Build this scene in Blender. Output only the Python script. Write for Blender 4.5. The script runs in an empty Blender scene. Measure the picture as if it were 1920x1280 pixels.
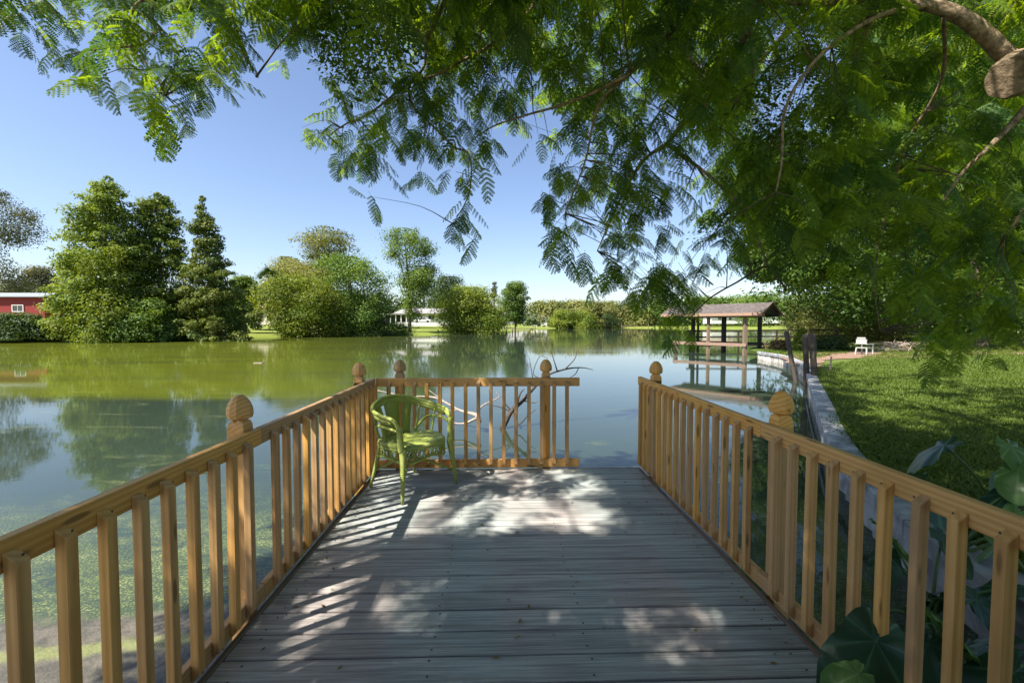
import bpy, bmesh, math, random
import numpy as np
from mathutils import Vector, Matrix, Euler, noise as mnoise
rad = math.radians
scene = bpy.context.scene
col = scene.collection
random.seed(7)
RNG = np.random.default_rng(11)

# ------------------------------------------------------------------ camera
F = 820.0                      # focal length in px of the 1920 px wide photograph
HC = 1.53                      # eye height over the deck
VX, HY = 938.0, 608.0          # where the deck direction and the horizon lie in the photograph
cd = bpy.data.cameras.new('camera'); cam = bpy.data.objects.new('camera', cd); col.objects.link(cam)
cd.sensor_width = 36; cd.lens = 36*F/1920; cd.clip_start = 0.05; cd.clip_end = 3000
cam.location = (0, 0, HC)
cam.rotation_euler = (rad(90)-math.atan((640-HY)/F), 0, -math.atan((960-VX)/F))
scene.camera = cam
scene.render.resolution_x, scene.render.resolution_y = 1024, 682

# ------------------------------------------------------------------ light
SUN = Vector((-0.628, -0.40, 1.0)).normalized()        # towards the sun
el = math.asin(SUN.z); az = math.atan2(SUN.x, SUN.y)
w = bpy.data.worlds.new('World'); scene.world = w; w.use_nodes = True
nt = w.node_tree; nt.nodes.clear()
sky = nt.nodes.new('ShaderNodeTexSky'); sky.sky_type = 'NISHITA'; sky.sun_disc = False
sky.sun_elevation = el; sky.sun_rotation = az; sky.air_density = 1.0; sky.dust_density = 1.0; sky.ozone_density = 3.5
bg = nt.nodes.new('ShaderNodeBackground'); bg.inputs[1].default_value = 0.092
wo = nt.nodes.new('ShaderNodeOutputWorld')
tm = nt.nodes.new('ShaderNodeMix'); tm.data_type = 'RGBA'; tm.blend_type = 'MULTIPLY'; tm.inputs[0].default_value = 1; tm.inputs[7].default_value = (1.0, .93, .93, 1)
nt.links.new(sky.outputs[0], tm.inputs[6]); nt.links.new(tm.outputs[2], bg.inputs[0]); nt.links.new(bg.outputs[0], wo.inputs[0])
sd = bpy.data.lights.new('sun', 'SUN'); sd.energy = 4.6; sd.angle = rad(0.5); sd.color = (1, 0.945, 0.86)
so = bpy.data.objects.new('sun', sd); col.objects.link(so); so.location = (-20, -12, 30)
so.rotation_euler = (-SUN).to_track_quat('-Z', 'Y').to_euler()
scene.view_settings.view_transform = 'Standard'; scene.view_settings.look = 'None'
scene.view_settings.exposure = 1.36; scene.view_settings.gamma = 1; scene.view_settings.use_curve_mapping = False
scene.render.engine = 'CYCLES'
scene.cycles.max_bounces = 8; scene.cycles.transmission_bounces = 6; scene.cycles.diffuse_bounces = 4

# ------------------------------------------------------------------ helpers
CR = np.array(cam.rotation_euler.to_matrix())
def ray(px, py):
    """sideways and upward slope of the line of sight through a pixel of the photograph"""
    px = np.asarray(px, float); py = np.asarray(py, float)
    v = (px-960)[..., None]*CR[:, 0]+(640-py)[..., None]*CR[:, 1]-F*CR[:, 2]
    return v[..., 0]/v[..., 1], v[..., 2]/v[..., 1]
def P(px, py, D):
    """the point seen at a pixel of the photograph, D metres down the deck axis"""
    u, w_ = ray(px, py); return Vector((float(u)*D, D, HC+float(w_)*D))
def tag(o, label=None, cat=None, group=None, kind=None):
    if label: o['label'] = label
    if cat: o['category'] = cat
    if group: o['group'] = group
    if kind: o['kind'] = kind
    return o
def link(o, parent=None):
    col.objects.link(o)
    if parent is not None: o.parent = parent
    return o
def empty(name, loc, label, cat, group=None, rz=0.0):
    o = bpy.data.objects.new(name, None); o.empty_display_size = .2
    o.location = loc; o.rotation_euler = (0, 0, rz); link(o)
    return tag(o, label, cat, group)
def meshobj(name, me, mat, parent=None, loc=None, rot=None):
    o = bpy.data.objects.new(name, me)
    if mat is not None and not me.materials: me.materials.append(mat)
    link(o, parent)
    if loc is not None: o.location = loc
    if rot is not None: o.rotation_euler = rot
    return o
class MB:
    """collects shapes into one mesh; origin is subtracted so that parts sit in their thing's space"""
    def __init__(s, org=(0, 0, 0), rz=0.0):
        s.v = []; s.f = []; s.m = Matrix.Rotation(-rz, 4, 'Z') @ Matrix.Translation(-Vector(org))
        s.smooth = []
    def add(s, vs, fs, smooth=False):
        n = len(s.v); s.v += [tuple(s.m @ Vector(v)) for v in vs]
        s.f += [tuple(i+n for i in f) for f in fs]; s.smooth += [smooth]*len(fs)
    def box(s, c, d, M=None, taper=None):
        x, y, z = d[0]/2, d[1]/2, d[2]/2
        vs = [Vector((sx*x*(taper if taper and sz > 0 else 1), sy*y*(taper if taper and sz > 0 else 1), sz*z)) for sz in (-1, 1) for sy in (-1, 1) for sx in (-1, 1)]
        if M is not None: vs = [M @ v for v in vs]
        vs = [v+Vector(c) for v in vs]
        s.add(vs, [(0, 2, 3, 1), (4, 5, 7, 6), (0, 1, 5, 4), (2, 6, 7, 3), (0, 4, 6, 2), (1, 3, 7, 5)])
    def beam(s, a, b, wd, ht):
        a, b = Vector(a), Vector(b); d = b-a; L = d.length; d.normalize()
        up = Vector((0, 0, 1)) if abs(d.z) < .95 else Vector((1, 0, 0))
        sd_ = d.cross(up).normalized(); up = sd_.cross(d)
        M = Matrix((sd_, d, up)).transposed()
        s.box((a+b)/2, (wd, L, ht), M)
    def tube(s, pts, rs, seg=8, caps=True, wob=0.0):
        pts = [Vector(p) for p in pts]; n = len(pts)
        if not hasattr(rs, '__len__'): rs = [rs]*n
        vs = []; prev = None
        for i, p in enumerate(pts):
            t = (pts[min(i+1, n-1)]-pts[max(i-1, 0)]).normalized()
            if prev is None:
                u = t.orthogonal().normalized()
            else:
                u = (prev - t*prev.dot(t))
                u = u.normalized() if u.length > 1e-5 else t.orthogonal().normalized()
            prev = u; v = t.cross(u)
            for k in range(seg):
                a = 2*math.pi*k/seg
                r = rs[i]*(1+wob*mnoise.noise(p*3+Vector((math.cos(a)*2, math.sin(a)*2, k*.37))))
                vs.append(p+(u*math.cos(a)+v*math.sin(a))*r)
        fs = [(i*seg+k, i*seg+(k+1) % seg, (i+1)*seg+(k+1) % seg, (i+1)*seg+k) for i in range(n-1) for k in range(seg)]
        if caps: fs += [tuple(range(seg))[::-1], tuple((n-1)*seg+k for k in range(seg))]
        s.add(vs, fs, True)
        if caps: s.smooth[-2:] = [False, False]
    def build(s, name, mat, parent=None, smooth=True):
        me = bpy.data.meshes.new(name); me.from_pydata(s.v, [], s.f); me.update()
        if smooth and any(s.smooth): me.polygons.foreach_set('use_smooth', s.smooth)
        return meshobj(name, me, mat, parent)
def spline(pts, k=6):
    pts = [Vector(p) for p in pts]; out = []
    q = [pts[0]*2-pts[1]]+pts+[pts[-1]*2-pts[-2]]
    for i in range(1, len(q)-2):
        for j in range(k):
            t = j/k; a, b, c, d = q[i-1], q[i], q[i+1], q[i+2]
            out.append(.5*((2*b)+(c-a)*t+(2*a-5*b+4*c-d)*t*t+(3*b-3*c+d-a)*t**3))
    out.append(pts[-1]); return out
def lerpr(rs, n):
    return list(np.interp(np.linspace(0, len(rs)-1, n), range(len(rs)), rs))

# ------------------------------------------------------------------ materials
class N:
    def __init__(s, name):
        s.mat = bpy.data.materials.new(name); s.mat.use_nodes = True
        s.t = s.mat.node_tree; s.t.nodes.clear()
        s.out = s.t.nodes.new('ShaderNodeOutputMaterial')
    def n(s, typ, ins=None, **kw):
        nd = s.t.nodes.new(typ)
        for k, v in kw.items(): setattr(nd, k, v)
        for k, v in (ins or {}).items():
            if hasattr(v, 'node') or isinstance(v, bpy.types.NodeSocket): s.t.links.new(v, nd.inputs[k])
            else: nd.inputs[k].default_value = v
        return nd
    def rgb(s, c): return (c[0], c[1], c[2], 1)
    def mix(s, f, a, b):
        nd = s.t.nodes.new('ShaderNodeMix'); nd.data_type = 'RGBA'
        for i, v in ((0, f), (6, a), (7, b)):
            if isinstance(v, bpy.types.NodeSocket): s.t.links.new(v, nd.inputs[i])
            else: nd.inputs[i].default_value = s.rgb(v) if i > 0 else v
        return nd.outputs[2]
    def math(s, op, a, b=0.0, clamp=False):
        nd = s.t.nodes.new('ShaderNodeMath'); nd.operation = op; nd.use_clamp = clamp
        for i, v in ((0, a), (1, b)):
            if isinstance(v, bpy.types.NodeSocket): s.t.links.new(v, nd.inputs[i])
            else: nd.inputs[i].default_value = v
        return nd.outputs[0]
    def ramp(s, f, stops):
        nd = s.t.nodes.new('ShaderNodeMapRange'); nd.interpolation_type = 'SMOOTHSTEP'
        s.t.links.new(f, nd.inputs[0])
        for i, v in zip((1, 2, 3, 4), stops): nd.inputs[i].default_value = v
        return nd.outputs[0]
    def noise(s, vec, scale, detail=4, rough=.55, dist=0.0):
        nd = s.n('ShaderNodeTexNoise', {'Scale': scale, 'Detail': detail, 'Roughness': rough, 'Distortion': dist})
        if vec is not None: s.t.links.new(vec, nd.inputs['Vector'])
        return nd.outputs[0]
    def mapping(s, vec, scale=(1, 1, 1), loc=(0, 0, 0)):
        nd = s.n('ShaderNodeMapping', {'Vector': vec, 'Scale': scale})
        if isinstance(loc, bpy.types.NodeSocket): s.t.links.new(loc, nd.inputs['Location'])
        else: nd.inputs['Location'].default_value = loc
        return nd.outputs[0]
    def bump(s, h, strength=.3, dist=.01):
        return s.n('ShaderNodeBump', {'Height': h, 'Strength': strength, 'Distance': dist}).outputs[0]
    def objco(s): return s.n('ShaderNodeTexCoord').outputs['Object']
    def pos(s): return s.n('ShaderNodeNewGeometry').outputs['Position']
    def rnd(s): return s.n('ShaderNodeObjectInfo').outputs['Random']
    def finish(s, color, rough=.6, bump=None, spec=.4, **kw):
        b = s.n('ShaderNodeBsdfPrincipled')
        for k, v in (('Base Color', color), ('Roughness', rough), ('Specular IOR Level', spec)):
            if isinstance(v, bpy.types.NodeSocket): s.t.links.new(v, b.inputs[k])
            else: b.inputs[k].default_value = s.rgb(v) if k == 'Base Color' else v
        for k, v in kw.items(): b.inputs[k.replace('_', ' ')].default_value = v
        if bump is not None: s.t.links.new(bump, b.inputs['Normal'])
        s.t.links.new(b.outputs[0], s.out.inputs[0]); return s.mat

def lumber(name, ca, cb, cknot, rough=.55, grain=1.0, wear=None):
    m = N(name); oc = m.objco(); r = m.rnd()
    off = m.n('ShaderNodeCombineXYZ', {'X': m.math('MULTIPLY', r, 37.0), 'Y': m.math('MULTIPLY', r, 11.0), 'Z': m.math('MULTIPLY', r, 23.0)}).outputs[0]
    v = m.mapping(oc, (1.1, 16, 16), off)
    wv = m.n('ShaderNodeTexWave', {'Vector': v, 'Scale': .9*grain, 'Distortion': 5.0, 'Detail': 3.0, 'Detail Scale': .8}, wave_type='RINGS', rings_direction='X').outputs['Fac']
    fine = m.noise(m.mapping(oc, (6, 220, 220), off), 1.0, 3, .6)
    big = m.noise(m.mapping(oc, (2, 5, 5), off), 1.5, 3)
    f = m.math('ADD', m.math('MULTIPLY', wv, .55), m.math('MULTIPLY', fine, .45))
    c = m.mix(f, ca, cb)
    c = m.mix(m.ramp(big, (.45, .75, 0, .45)), c, cknot)
    kn = m.n('ShaderNodeTexVoronoi', {'Vector': m.mapping(oc, (3.0, 14, 14), off), 'Scale': 1.0}).outputs['Distance']
    c = m.mix(m.ramp(kn, (.10, .19, .8, 0)), c, tuple(x*.35 for x in ca))
    hsv = m.n('ShaderNodeHueSaturation', {'Color': c, 'Value': m.math('ADD', m.math('MULTIPLY', r, .42), .76), 'Saturation': m.math('ADD', m.math('MULTIPLY', r, .2), .88)}).outputs[0]
    if wear:
        ps = m.pos(); hsv = m.mix(m.ramp(m.noise(ps, 3.0, 5), (.5, .72, 0, .55)), hsv, wear)
    bp = m.bump(m.math('ADD', m.math('MULTIPLY', f, .6), m.math('MULTIPLY', fine, .6)), .35, .002)
    return m.finish(hsv, rough, bp, .35)
M = {}
M['rail_wood'] = lumber('rail_wood', (.47, .235, .065), (.68, .405, .145), (.38, .19, .055))
M['dock_wood'] = lumber('dock_wood', (.15, .10, .07), (.26, .19, .135), (.10, .07, .05), .8)
M['dock_red'] = lumber('dock_red', (.24, .14, .09), (.40, .26, .18), (.20, .13, .09), .8)
M['pile_wood'] = lumber('pile_wood', (.03, .024, .018), (.07, .058, .045), (.02, .016, .013), .85)

def deck_mat():
    m = N('weathered_decking'); oc = m.objco(); r = m.rnd(); ps = m.pos()
    off = m.n('ShaderNodeCombineXYZ', {'X': m.math('MULTIPLY', r, 31.0), 'Y': m.math('MULTIPLY', r, 7.0), 'Z': 0.0}).outputs[0]
    g1 = m.noise(m.mapping(oc, (1.3, 55, 20), off), 1.0, 5, .65, .3)
    g2 = m.noise(m.mapping(oc, (3.0, 210, 60), off), 1.0, 3, .6)
    big = m.noise(m.mapping(ps, (.8, 1.3, 1)), 1.2, 4, .6)
    f = m.math('ADD', m.math('MULTIPLY', g1, .6), m.math('MULTIPLY', g2, .4))
    c = m.mix(m.ramp(f, (.36, .64, 0, 1)), (.21, .20, .19), (.44, .425, .405))
    tint = m.mix(m.ramp(m.noise(m.mapping(ps, (.9, .25, 1)), 1.3, 2), (.42, .62, 0, 1)), (.94, 1.05, 1.03), (1.05, .97, .93))
    mx = m.n('ShaderNodeMix', data_type='RGBA', blend_type='MULTIPLY'); mx.inputs[0].default_value = 1
    m.t.links.new(c, mx.inputs[6]); m.t.links.new(tint, mx.inputs[7]); c = mx.outputs[2]
    c = m.mix(m.ramp(big, (.50, .72, 0, .5)), c, (.13, .12, .115))
    spots = m.noise(ps, 38, 3, .7)
    c = m.mix(m.ramp(spots, (.66, .74, 0, .55)), c, (.07, .06, .05))
    hv = m.n('ShaderNodeHueSaturation', {'Color': c, 'Value': m.math('ADD', m.math('MULTIPLY', r, .30), .86)}).outputs[0]
    bp = m.bump(m.math('ADD', g2, m.math('MULTIPLY', g1, 1.2)), .55, .003)
    return m.finish(hv, m.ramp(big, (.3, .7, .62, .8)), bp, .3)
M['deck'] = deck_mat()

def leaf_mat(name, ca, cb, trans=.4, ctr=None, rough=.5, cdead=None):
    m = N(name)
    g = m.n('ShaderNodeNewGeometry'); at = m.n('ShaderNodeAttribute', attribute_name='tint').outputs['Fac']
    r = g.outputs['Random Per Island']
    f = m.math('ADD', m.math('MULTIPLY', at, .65), m.math('MULTIPLY', r, .35), True)
    c = m.mix(f, ca, cb)
    if cdead: c = m.mix(m.ramp(r, (.93, .97, 0, .8)), c, cdead)
    oi = m.rnd()
    c = m.n('ShaderNodeHueSaturation', {'Color': c, 'Value': m.math('ADD', m.math('MULTIPLY', oi, .3), .85)}).outputs[0]
    b = m.n('ShaderNodeBsdfPrincipled', {'Base Color': c, 'Roughness': rough, 'Specular IOR Level': .16})
    ct = m.n('ShaderNodeMix', data_type='RGBA', blend_type='MULTIPLY'); ct.inputs[0].default_value = 1
    m.t.links.new(c, ct.inputs[6]); ct.inputs[7].default_value = m.rgb(ctr or (1.6, 1.45, .5))
    tr = m.n('ShaderNodeBsdfTranslucent', {'Color': ct.outputs[2]})
    ms = m.n('ShaderNodeMixShader', {0: trans, 1: b.outputs[0], 2: tr.outputs[0]})
    m.t.links.new(ms.outputs[0], m.out.inputs[0]); return m.mat
M['frond'] = leaf_mat('feathery_leaf', (.070, .145, .022), (.20, .28, .034), .57, (2.0, 1.8, .35), .45)
M['frond_blue'] = leaf_mat('feathery_leaf_dark', (.036, .090, .030), (.09, .165, .045), .42, (1.8, 1.7, .5), .4)
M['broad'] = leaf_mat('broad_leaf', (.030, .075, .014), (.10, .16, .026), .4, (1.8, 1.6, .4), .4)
M['cypress'] = leaf_mat('cypress_needles', (.050, .105, .026), (.24, .30, .05), .36)
M['cypress_rusty'] = leaf_mat('cypress_needles_rusty', (.05, .10, .024), (.23, .25, .055), .34)
M['lime'] = leaf_mat('lime_leaf', (.075, .14, .02), (.28, .32, .05), .4)
M['green'] = leaf_mat('green_leaf', (.048, .11, .024), (.20, .28, .055), .38)
M['dark'] = leaf_mat('dark_leaf', (.028, .058, .020), (.09, .13, .038), .32)
M['oliveleaf'] = leaf_mat('olive_leaf', (.08, .11, .03), (.24, .24, .075), .34)
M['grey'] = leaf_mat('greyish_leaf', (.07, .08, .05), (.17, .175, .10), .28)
M['dry'] = leaf_mat('dry_leaf', (.16, .11, .05), (.34, .25, .11), .25, (1.2, 1.1, .8))
M['fern'] = leaf_mat('fern_leaf', (.02, .06, .015), (.05, .11, .02), .35)

def bark(name, ca, cb, sc=8, zs=.25, bs=.6):
    m = N(name); oc = m.objco()
    n1 = m.noise(m.mapping(oc, (1, 1, zs)), sc, 6, .65, .4); n2 = m.noise(oc, 2.2, 3)
    c = m.mix(m.ramp(n1, (.35, .65, 0, 1)), ca, cb); c = m.mix(m.ramp(n2, (.5, .7, 0, .5)), c, tuple(x*.6 for x in cb))
    return m.finish(c, .85, m.bump(n1, bs, .02), .2)
M['bark'] = bark('tree_bark', (.11, .08, .05), (.34, .25, .16), 20, 1, 1.0)
M['bark_far'] = bark('grey_bark', (.07, .055, .045), (.17, .14, .115), 3)
M['twig'] = bark('twig_bark', (.06, .045, .03), (.13, .10, .06), 30, 1)
M['palm_bark'] = bark('palm_bark', (.12, .085, .06), (.33, .26, .19), 5, 2.5)
M['driftwood'] = bark('bleached_wood', (.25, .19, .15), (.44, .36, .30), 20, 1)
M['deadwood'] = bark('dark_dead_wood', (.04, .035, .03), (.11, .09, .075), 20, 1)

def plain(name, c, rough=.6, var=.12, sc=6, bs=.15, spec=.4, c2=None, **kw):
    m = N(name); ps = m.pos(); n1 = m.noise(ps, sc, 5, .6)
    cc = m.mix(m.ramp(n1, (.35, .68, 0, 1)), tuple(x*(1-var) for x in c), c2 or tuple(min(1, x*(1+var)) for x in c))
    return m.finish(cc, rough, m.bump(n1, bs, .01), spec, **kw)
M['concrete'] = plain('seawall_concrete', (.26, .265, .27), .85, .3, 3.0, .5, .3, (.40, .40, .40))
M['wall_stain'] = plain('stained_seawall', (.50, .44, .36), .85, .5, 1.6, .5, .3, (.66, .62, .56))
M['red_wall'] = plain('red_paint', (.24, .022, .022), .7)
M['white_wall'] = plain('white_paint', (.78, .77, .74), .6, .05)
M['cream_wall'] = plain('cream_paint', (.62, .55, .45), .7, .08)
M['grey_roof'] = plain('grey_roofing', (.28, .27, .26), .85, .25, 2.5)
M['metal_roof'] = plain('metal_roofing', (.30, .33, .36), .4, .08)
M['tan_roof'] = plain('tan_roofing', (.50, .36, .27), .85, .2, 2.5)
M['shingle'] = plain('brown_shingle', (.115, .098, .09), .9, .3, 5, .4)
M['mulch'] = plain('red_mulch', (.24, .15, .10), .95, .45, 9, .9)
M['dark_metal'] = plain('dark_screw', (.03, .028, .026), .5)
M['glass_dark'] = plain('window_glass', (.04, .05, .06), .08, .1, 1, 0, .6)
M['rubber'] = plain('black_rubber', (.02, .02, .02), .7)
M['car_paint'] = plain('white_car_paint', (.78, .79, .80), .25, .02, 1, 0, .6)
M['white_metal'] = plain('white_painted_metal', (.40, .39, .37), .5, .08)
M['mud'] = plain('dark_mud', (.07, .06, .045), .7, .4, 5, .6)

def wicker(name):
    m = N(name); oc = m.objco()
    w1 = m.n('ShaderNodeTexWave', {'Vector': oc, 'Scale': 38.0, 'Distortion': .6}, wave_type='BANDS', bands_direction='Z').outputs['Fac']
    w2 = m.n('ShaderNodeTexWave', {'Vector': oc, 'Scale': 30.0, 'Distortion': .6}, wave_type='BANDS', bands_direction='DIAGONAL').outputs['Fac']
    f = m.math('MULTIPLY', w1, w2)
    n1 = m.noise(oc, 9, 4)
    c = m.mix(m.ramp(f, (0, .8, 0, 1)), (.24, .29, .045), (.50, .56, .13))
    c = m.mix(m.ramp(n1, (.5, .75, 0, .5)), c, (.50, .50, .17))
    return m.finish(c, .42, m.bump(f, .8, .004), .5)
M['wicker'] = wicker('green_painted_wicker')

def water_mat():
    m = N('pond_water'); ps = m.pos(); sx = m.n('ShaderNodeSeparateXYZ', {0: ps}); X, Y = sx.outputs[0], sx.outputs[1]
    wob = m.math('MULTIPLY', m.math('SUBTRACT', m.noise(m.mapping(ps, (.12, .12, 1)), 1.0, 4), .5), 9.0)
    # algae cloud in the middle of the pond to the left: starts about 13 m out
    far = m.ramp(m.math('ADD', Y, m.math('MULTIPLY', wob, .35)), (13.0, 14.6, 0, 1))
    ang = m.math('DIVIDE', m.math('ADD', X, m.math('MULTIPLY', wob, .6)), m.math('MAXIMUM', Y, 1.0))
    left = m.ramp(ang, (-.62, .02, 1, 0))
    alg = m.math('MULTIPLY', far, left)
    streak = m.noise(m.mapping(ps, (.10, .5, 1)), 1.0, 5, .6)
    alg = m.math('MULTIPLY', alg, m.ramp(streak, (.25, .6, .55, 1)))
    body = m.mix(alg, (.030, .045, .030), (.072, .086, .010))
    # duckweed close by
    dwob = m.math('MULTIPLY', m.math('SUBTRACT', m.noise(m.mapping(ps, (.5, .9, 1)), 1.0, 5, .65), .5), 5.0)
    near = m.ramp(m.math('ADD', Y, dwob), (3.6, 6.8, 1, .0))
    side = m.ramp(X, (-.5, 1.6, 1, .45))
    speck = m.n('ShaderNodeTexVoronoi', {'Vector': ps, 'Scale': 46.0}).outputs['Distance']
    sp = m.ramp(speck, (.30, .48, 1, 0))
    patch = m.noise(m.mapping(ps, (1.2, 2.6, 1)), 1.4, 7, .72, .8)
    dens = m.math('MULTIPLY', m.math('MULTIPLY', near, side), m.ramp(patch, (.36, .56, .1, 1)))
    farpatch = m.math('MULTIPLY', m.ramp(m.noise(m.mapping(ps, (.35, 1.3, 1)), .9, 6, .7, 1.0), (.56, .70, 0, .55)), m.ramp(Y, (14, 22, 1, 0)))
    dens = m.math('MAXIMUM', dens, farpatch)
    weed = m.math('MULTIPLY', dens, m.math('ADD', m.math('MULTIPLY', sp, .75), .25), True)
    wn = m.noise(ps, 5, 5, .7)
    wc = m.mix(m.ramp(wn, (.4, .62, 0, 1)), (.115, .145, .04), (.20, .225, .075))
    # mottled matte brown zone close by on the left, crossed by a green line
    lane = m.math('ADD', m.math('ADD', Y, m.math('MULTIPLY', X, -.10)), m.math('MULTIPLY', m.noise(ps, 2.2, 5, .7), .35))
    brown_zone = m.math('MULTIPLY', m.ramp(lane, (3.86, 3.98, 1, 0)), m.ramp(X, (-.9, .2, 1, 0)))
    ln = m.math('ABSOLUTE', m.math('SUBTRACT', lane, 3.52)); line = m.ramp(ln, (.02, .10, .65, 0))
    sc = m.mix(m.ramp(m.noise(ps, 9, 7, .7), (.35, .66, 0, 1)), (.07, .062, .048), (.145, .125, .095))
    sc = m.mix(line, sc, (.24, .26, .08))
    wc = m.mix(brown_zone, wc, sc)
    cover = m.math('MAXIMUM', weed, m.math('MULTIPLY', brown_zone, .82))
    # ripples
    r1 = m.noise(m.mapping(ps, (.8, 2.4, 1)), 1.6, 3, .5, .3)
    r2 = m.noise(m.mapping(ps, (2.5, 5.0, 1)), 3.0, 2, .5)
    calm = m.ramp(m.noise(m.mapping(ps, (.05, .16, 1)), 1.0, 3), (.42, .60, .25, 1))
    h = m.math('MULTIPLY', m.math('ADD', r1, m.math('MULTIPLY', r2, .35)), calm)
    bp = m.n('ShaderNodeBump', {'Height': h, 'Strength': .045, 'Distance': .05}).outputs[0]
    wat = m.n('ShaderNodeBsdfPrincipled', {'Base Color': body, 'Roughness': .025, 'IOR': 1.33, 'Normal': bp})
    film = m.n('ShaderNodeBsdfDiffuse', {'Color': m.mix(streak, (.080, .098, .010), (.115, .135, .016))})
    wat2 = m.n('ShaderNodeMixShader', {0: m.math('MULTIPLY', alg, .30), 1: wat.outputs[0], 2: film.outputs[0]})
    bp2 = m.bump(m.math('ADD', speck, wn), .5, .006)
    wd = m.n('ShaderNodeBsdfPrincipled', {'Base Color': wc, 'Roughness': .55, 'Normal': bp2, 'Specular IOR Level': .4})
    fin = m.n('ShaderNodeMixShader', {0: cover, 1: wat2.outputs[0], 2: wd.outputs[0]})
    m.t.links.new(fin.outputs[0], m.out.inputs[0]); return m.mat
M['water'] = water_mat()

def grass_ground(name, ca, cb, cd_):
    m = N(name); ps = m.pos()
    n1 = m.noise(ps, .55, 6, .68); n2 = m.noise(ps, 14, 6, .7); n3 = m.noise(ps, 60, 3, .7)
    f = m.math('ADD', m.math('MULTIPLY', n2, .5), m.math('MULTIPLY', n3, .5))
    c = m.mix(m.ramp(f, (.38, .62, 0, 1)), ca, cb)
    c = m.mix(m.ramp(n1, (.52, .70, 0, .7)), c, cd_)
    return m.finish(c, .9, m.bump(f, .8, .05), .15)
M['ground'] = grass_ground('bank_grass', (.10, .13, .025), (.24, .29, .05), (.22, .21, .07))
M['lawn'] = grass_ground('lawn_turf', (.05, .08, .016), (.14, .20, .035), (.16, .16, .05))
M['grass_blade'] = leaf_mat('grass_blade', (.050, .095, .017), (.150, .200, .036), .35, (1.6, 1.5, .5))
def taro_mat(name, ca, cb, vein):
    m = N(name); at = m.n('ShaderNodeAttribute', attribute_name='vein').outputs['Fac']
    c = m.mix(m.noise(m.objco(), 7, 4), ca, cb); c = m.mix(m.ramp(at, (.5, 1, 0, .8)), c, vein)
    b = m.n('ShaderNodeBsdfPrincipled', {'Base Color': c, 'Roughness': .38, 'Specular IOR Level': .45})
    tr = m.n('ShaderNodeBsdfTranslucent', {'Color': m.mix(.5, c, (.18, .30, .03))})
    ms = m.n('ShaderNodeMixShader', {0: .25, 1: b.outputs[0], 2: tr.outputs[0]})
    m.t.links.new(ms.outputs[0], m.out.inputs[0]); return m.mat
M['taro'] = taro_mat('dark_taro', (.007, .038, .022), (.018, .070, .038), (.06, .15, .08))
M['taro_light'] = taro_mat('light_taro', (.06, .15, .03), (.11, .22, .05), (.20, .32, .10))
M['stem'] = plain('green_stem', (.06, .12, .03), .5)

# ------------------------------------------------------------------ ground, lawn, water
WZ = -0.75
wall_path = [(3.3, -6), (3.35, -1), (3.42, 1.4), (3.55, 2.8), (3.95, 4.1), (5.15, 6.4), (7.5, 9.9), (10.25, 14.0), (12.9, 17.9), (14.2, 20.3), (16.2, 24.4), (17.0, 28.2)]
natural = [(19, 33), (25, 40), (30, 50), (46, 72), (70, 105), (104, 160), (118, 190), (118, 236), (86, 272), (40, 276), (14, 185), (3, 118), (-11, 99), (-24, 90), (-36, 84), (-41, 74), (-42, 66), (-50, 59), (-62, 54), (-85, 40), (-100, 10), (-95, -25), (-30, -20), (-6, -6)]
lake = wall_path+natural
LK = np.array(lake)
def sdist(x, y):
    x = np.asarray(x, float); y = np.asarray(y, float)
    d = np.full(x.shape, 1e9); ins = np.zeros(x.shape, bool); n = len(LK)
    for i in range(n):
        a, b = LK[i], LK[(i+1) % n]; e = b-a
        t = np.clip(((x-a[0])*e[0]+(y-a[1])*e[1])/(e@e), 0, 1)
        d = np.minimum(d, np.hypot(x-a[0]-t*e[0], y-a[1]-t*e[1]))
        c = ((a[1] > y) != (b[1] > y)) & (x < (b[0]-a[0])*(y-a[1])/(b[1]-a[1]+1e-12)+a[0]); ins ^= c
    return np.where(ins, -d, d)
def gz(x, y):
    s = sdist(x, y)
    t = np.clip((s+.6)/3.2, 0, 1)
    z = WZ-.9+t*(1.35)
    z = np.where(s > 2.6, z+np.clip((s-2.6)/30, 0, 1)*.9, z)
    z = np.where(s > 40, z+np.clip((s-40)/200, 0, 1)*1.5, z)
    rightbank = (np.asarray(x) > 2.3) & (np.asarray(y) < 34) & (s > 0) | (np.asarray(y) < -3)
    return np.where(rightbank, np.minimum(z, -.62), z)
def grid_mesh(name, xs, ys, zf, mat, smooth=True):
    X, Y = np.meshgrid(xs, ys); Z = zf(X, Y)
    v = np.stack([X.ravel(), Y.ravel(), Z.ravel()], 1); nx = len(xs); ny = len(ys)
    i = (np.arange(ny-1)[:, None]*nx+np.arange(nx-1)[None]).ravel()
    f = np.stack([i, i+1, i+nx+1, i+nx], 1)
    me = bpy.data.meshes.new(name); me.vertices.add(len(v)); me.vertices.foreach_set('co', v.ravel())
    me.loops.add(f.size); me.loops.foreach_set('vertex_index', f.ravel()); me.polygons.add(len(f))
    me.polygons.foreach_set('loop_start', np.arange(0, f.size, 4)); me.update(calc_edges=True)
    if smooth: me.polygons.foreach_set('use_smooth', [True]*len(f))
    return meshobj(name, me, mat)
ts = np.linspace(-5.75, 5.75, 300); gx = 5*np.sinh(ts)
g = grid_mesh('ground', gx, gx, gz, M['ground']); tag(g, kind='structure')
wo_ = grid_mesh('water', np.linspace(-110, 125, 3), np.linspace(-30, 290, 3), lambda x, y: x*0+WZ, M['water'], False); tag(wo_, kind='structure')

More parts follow.
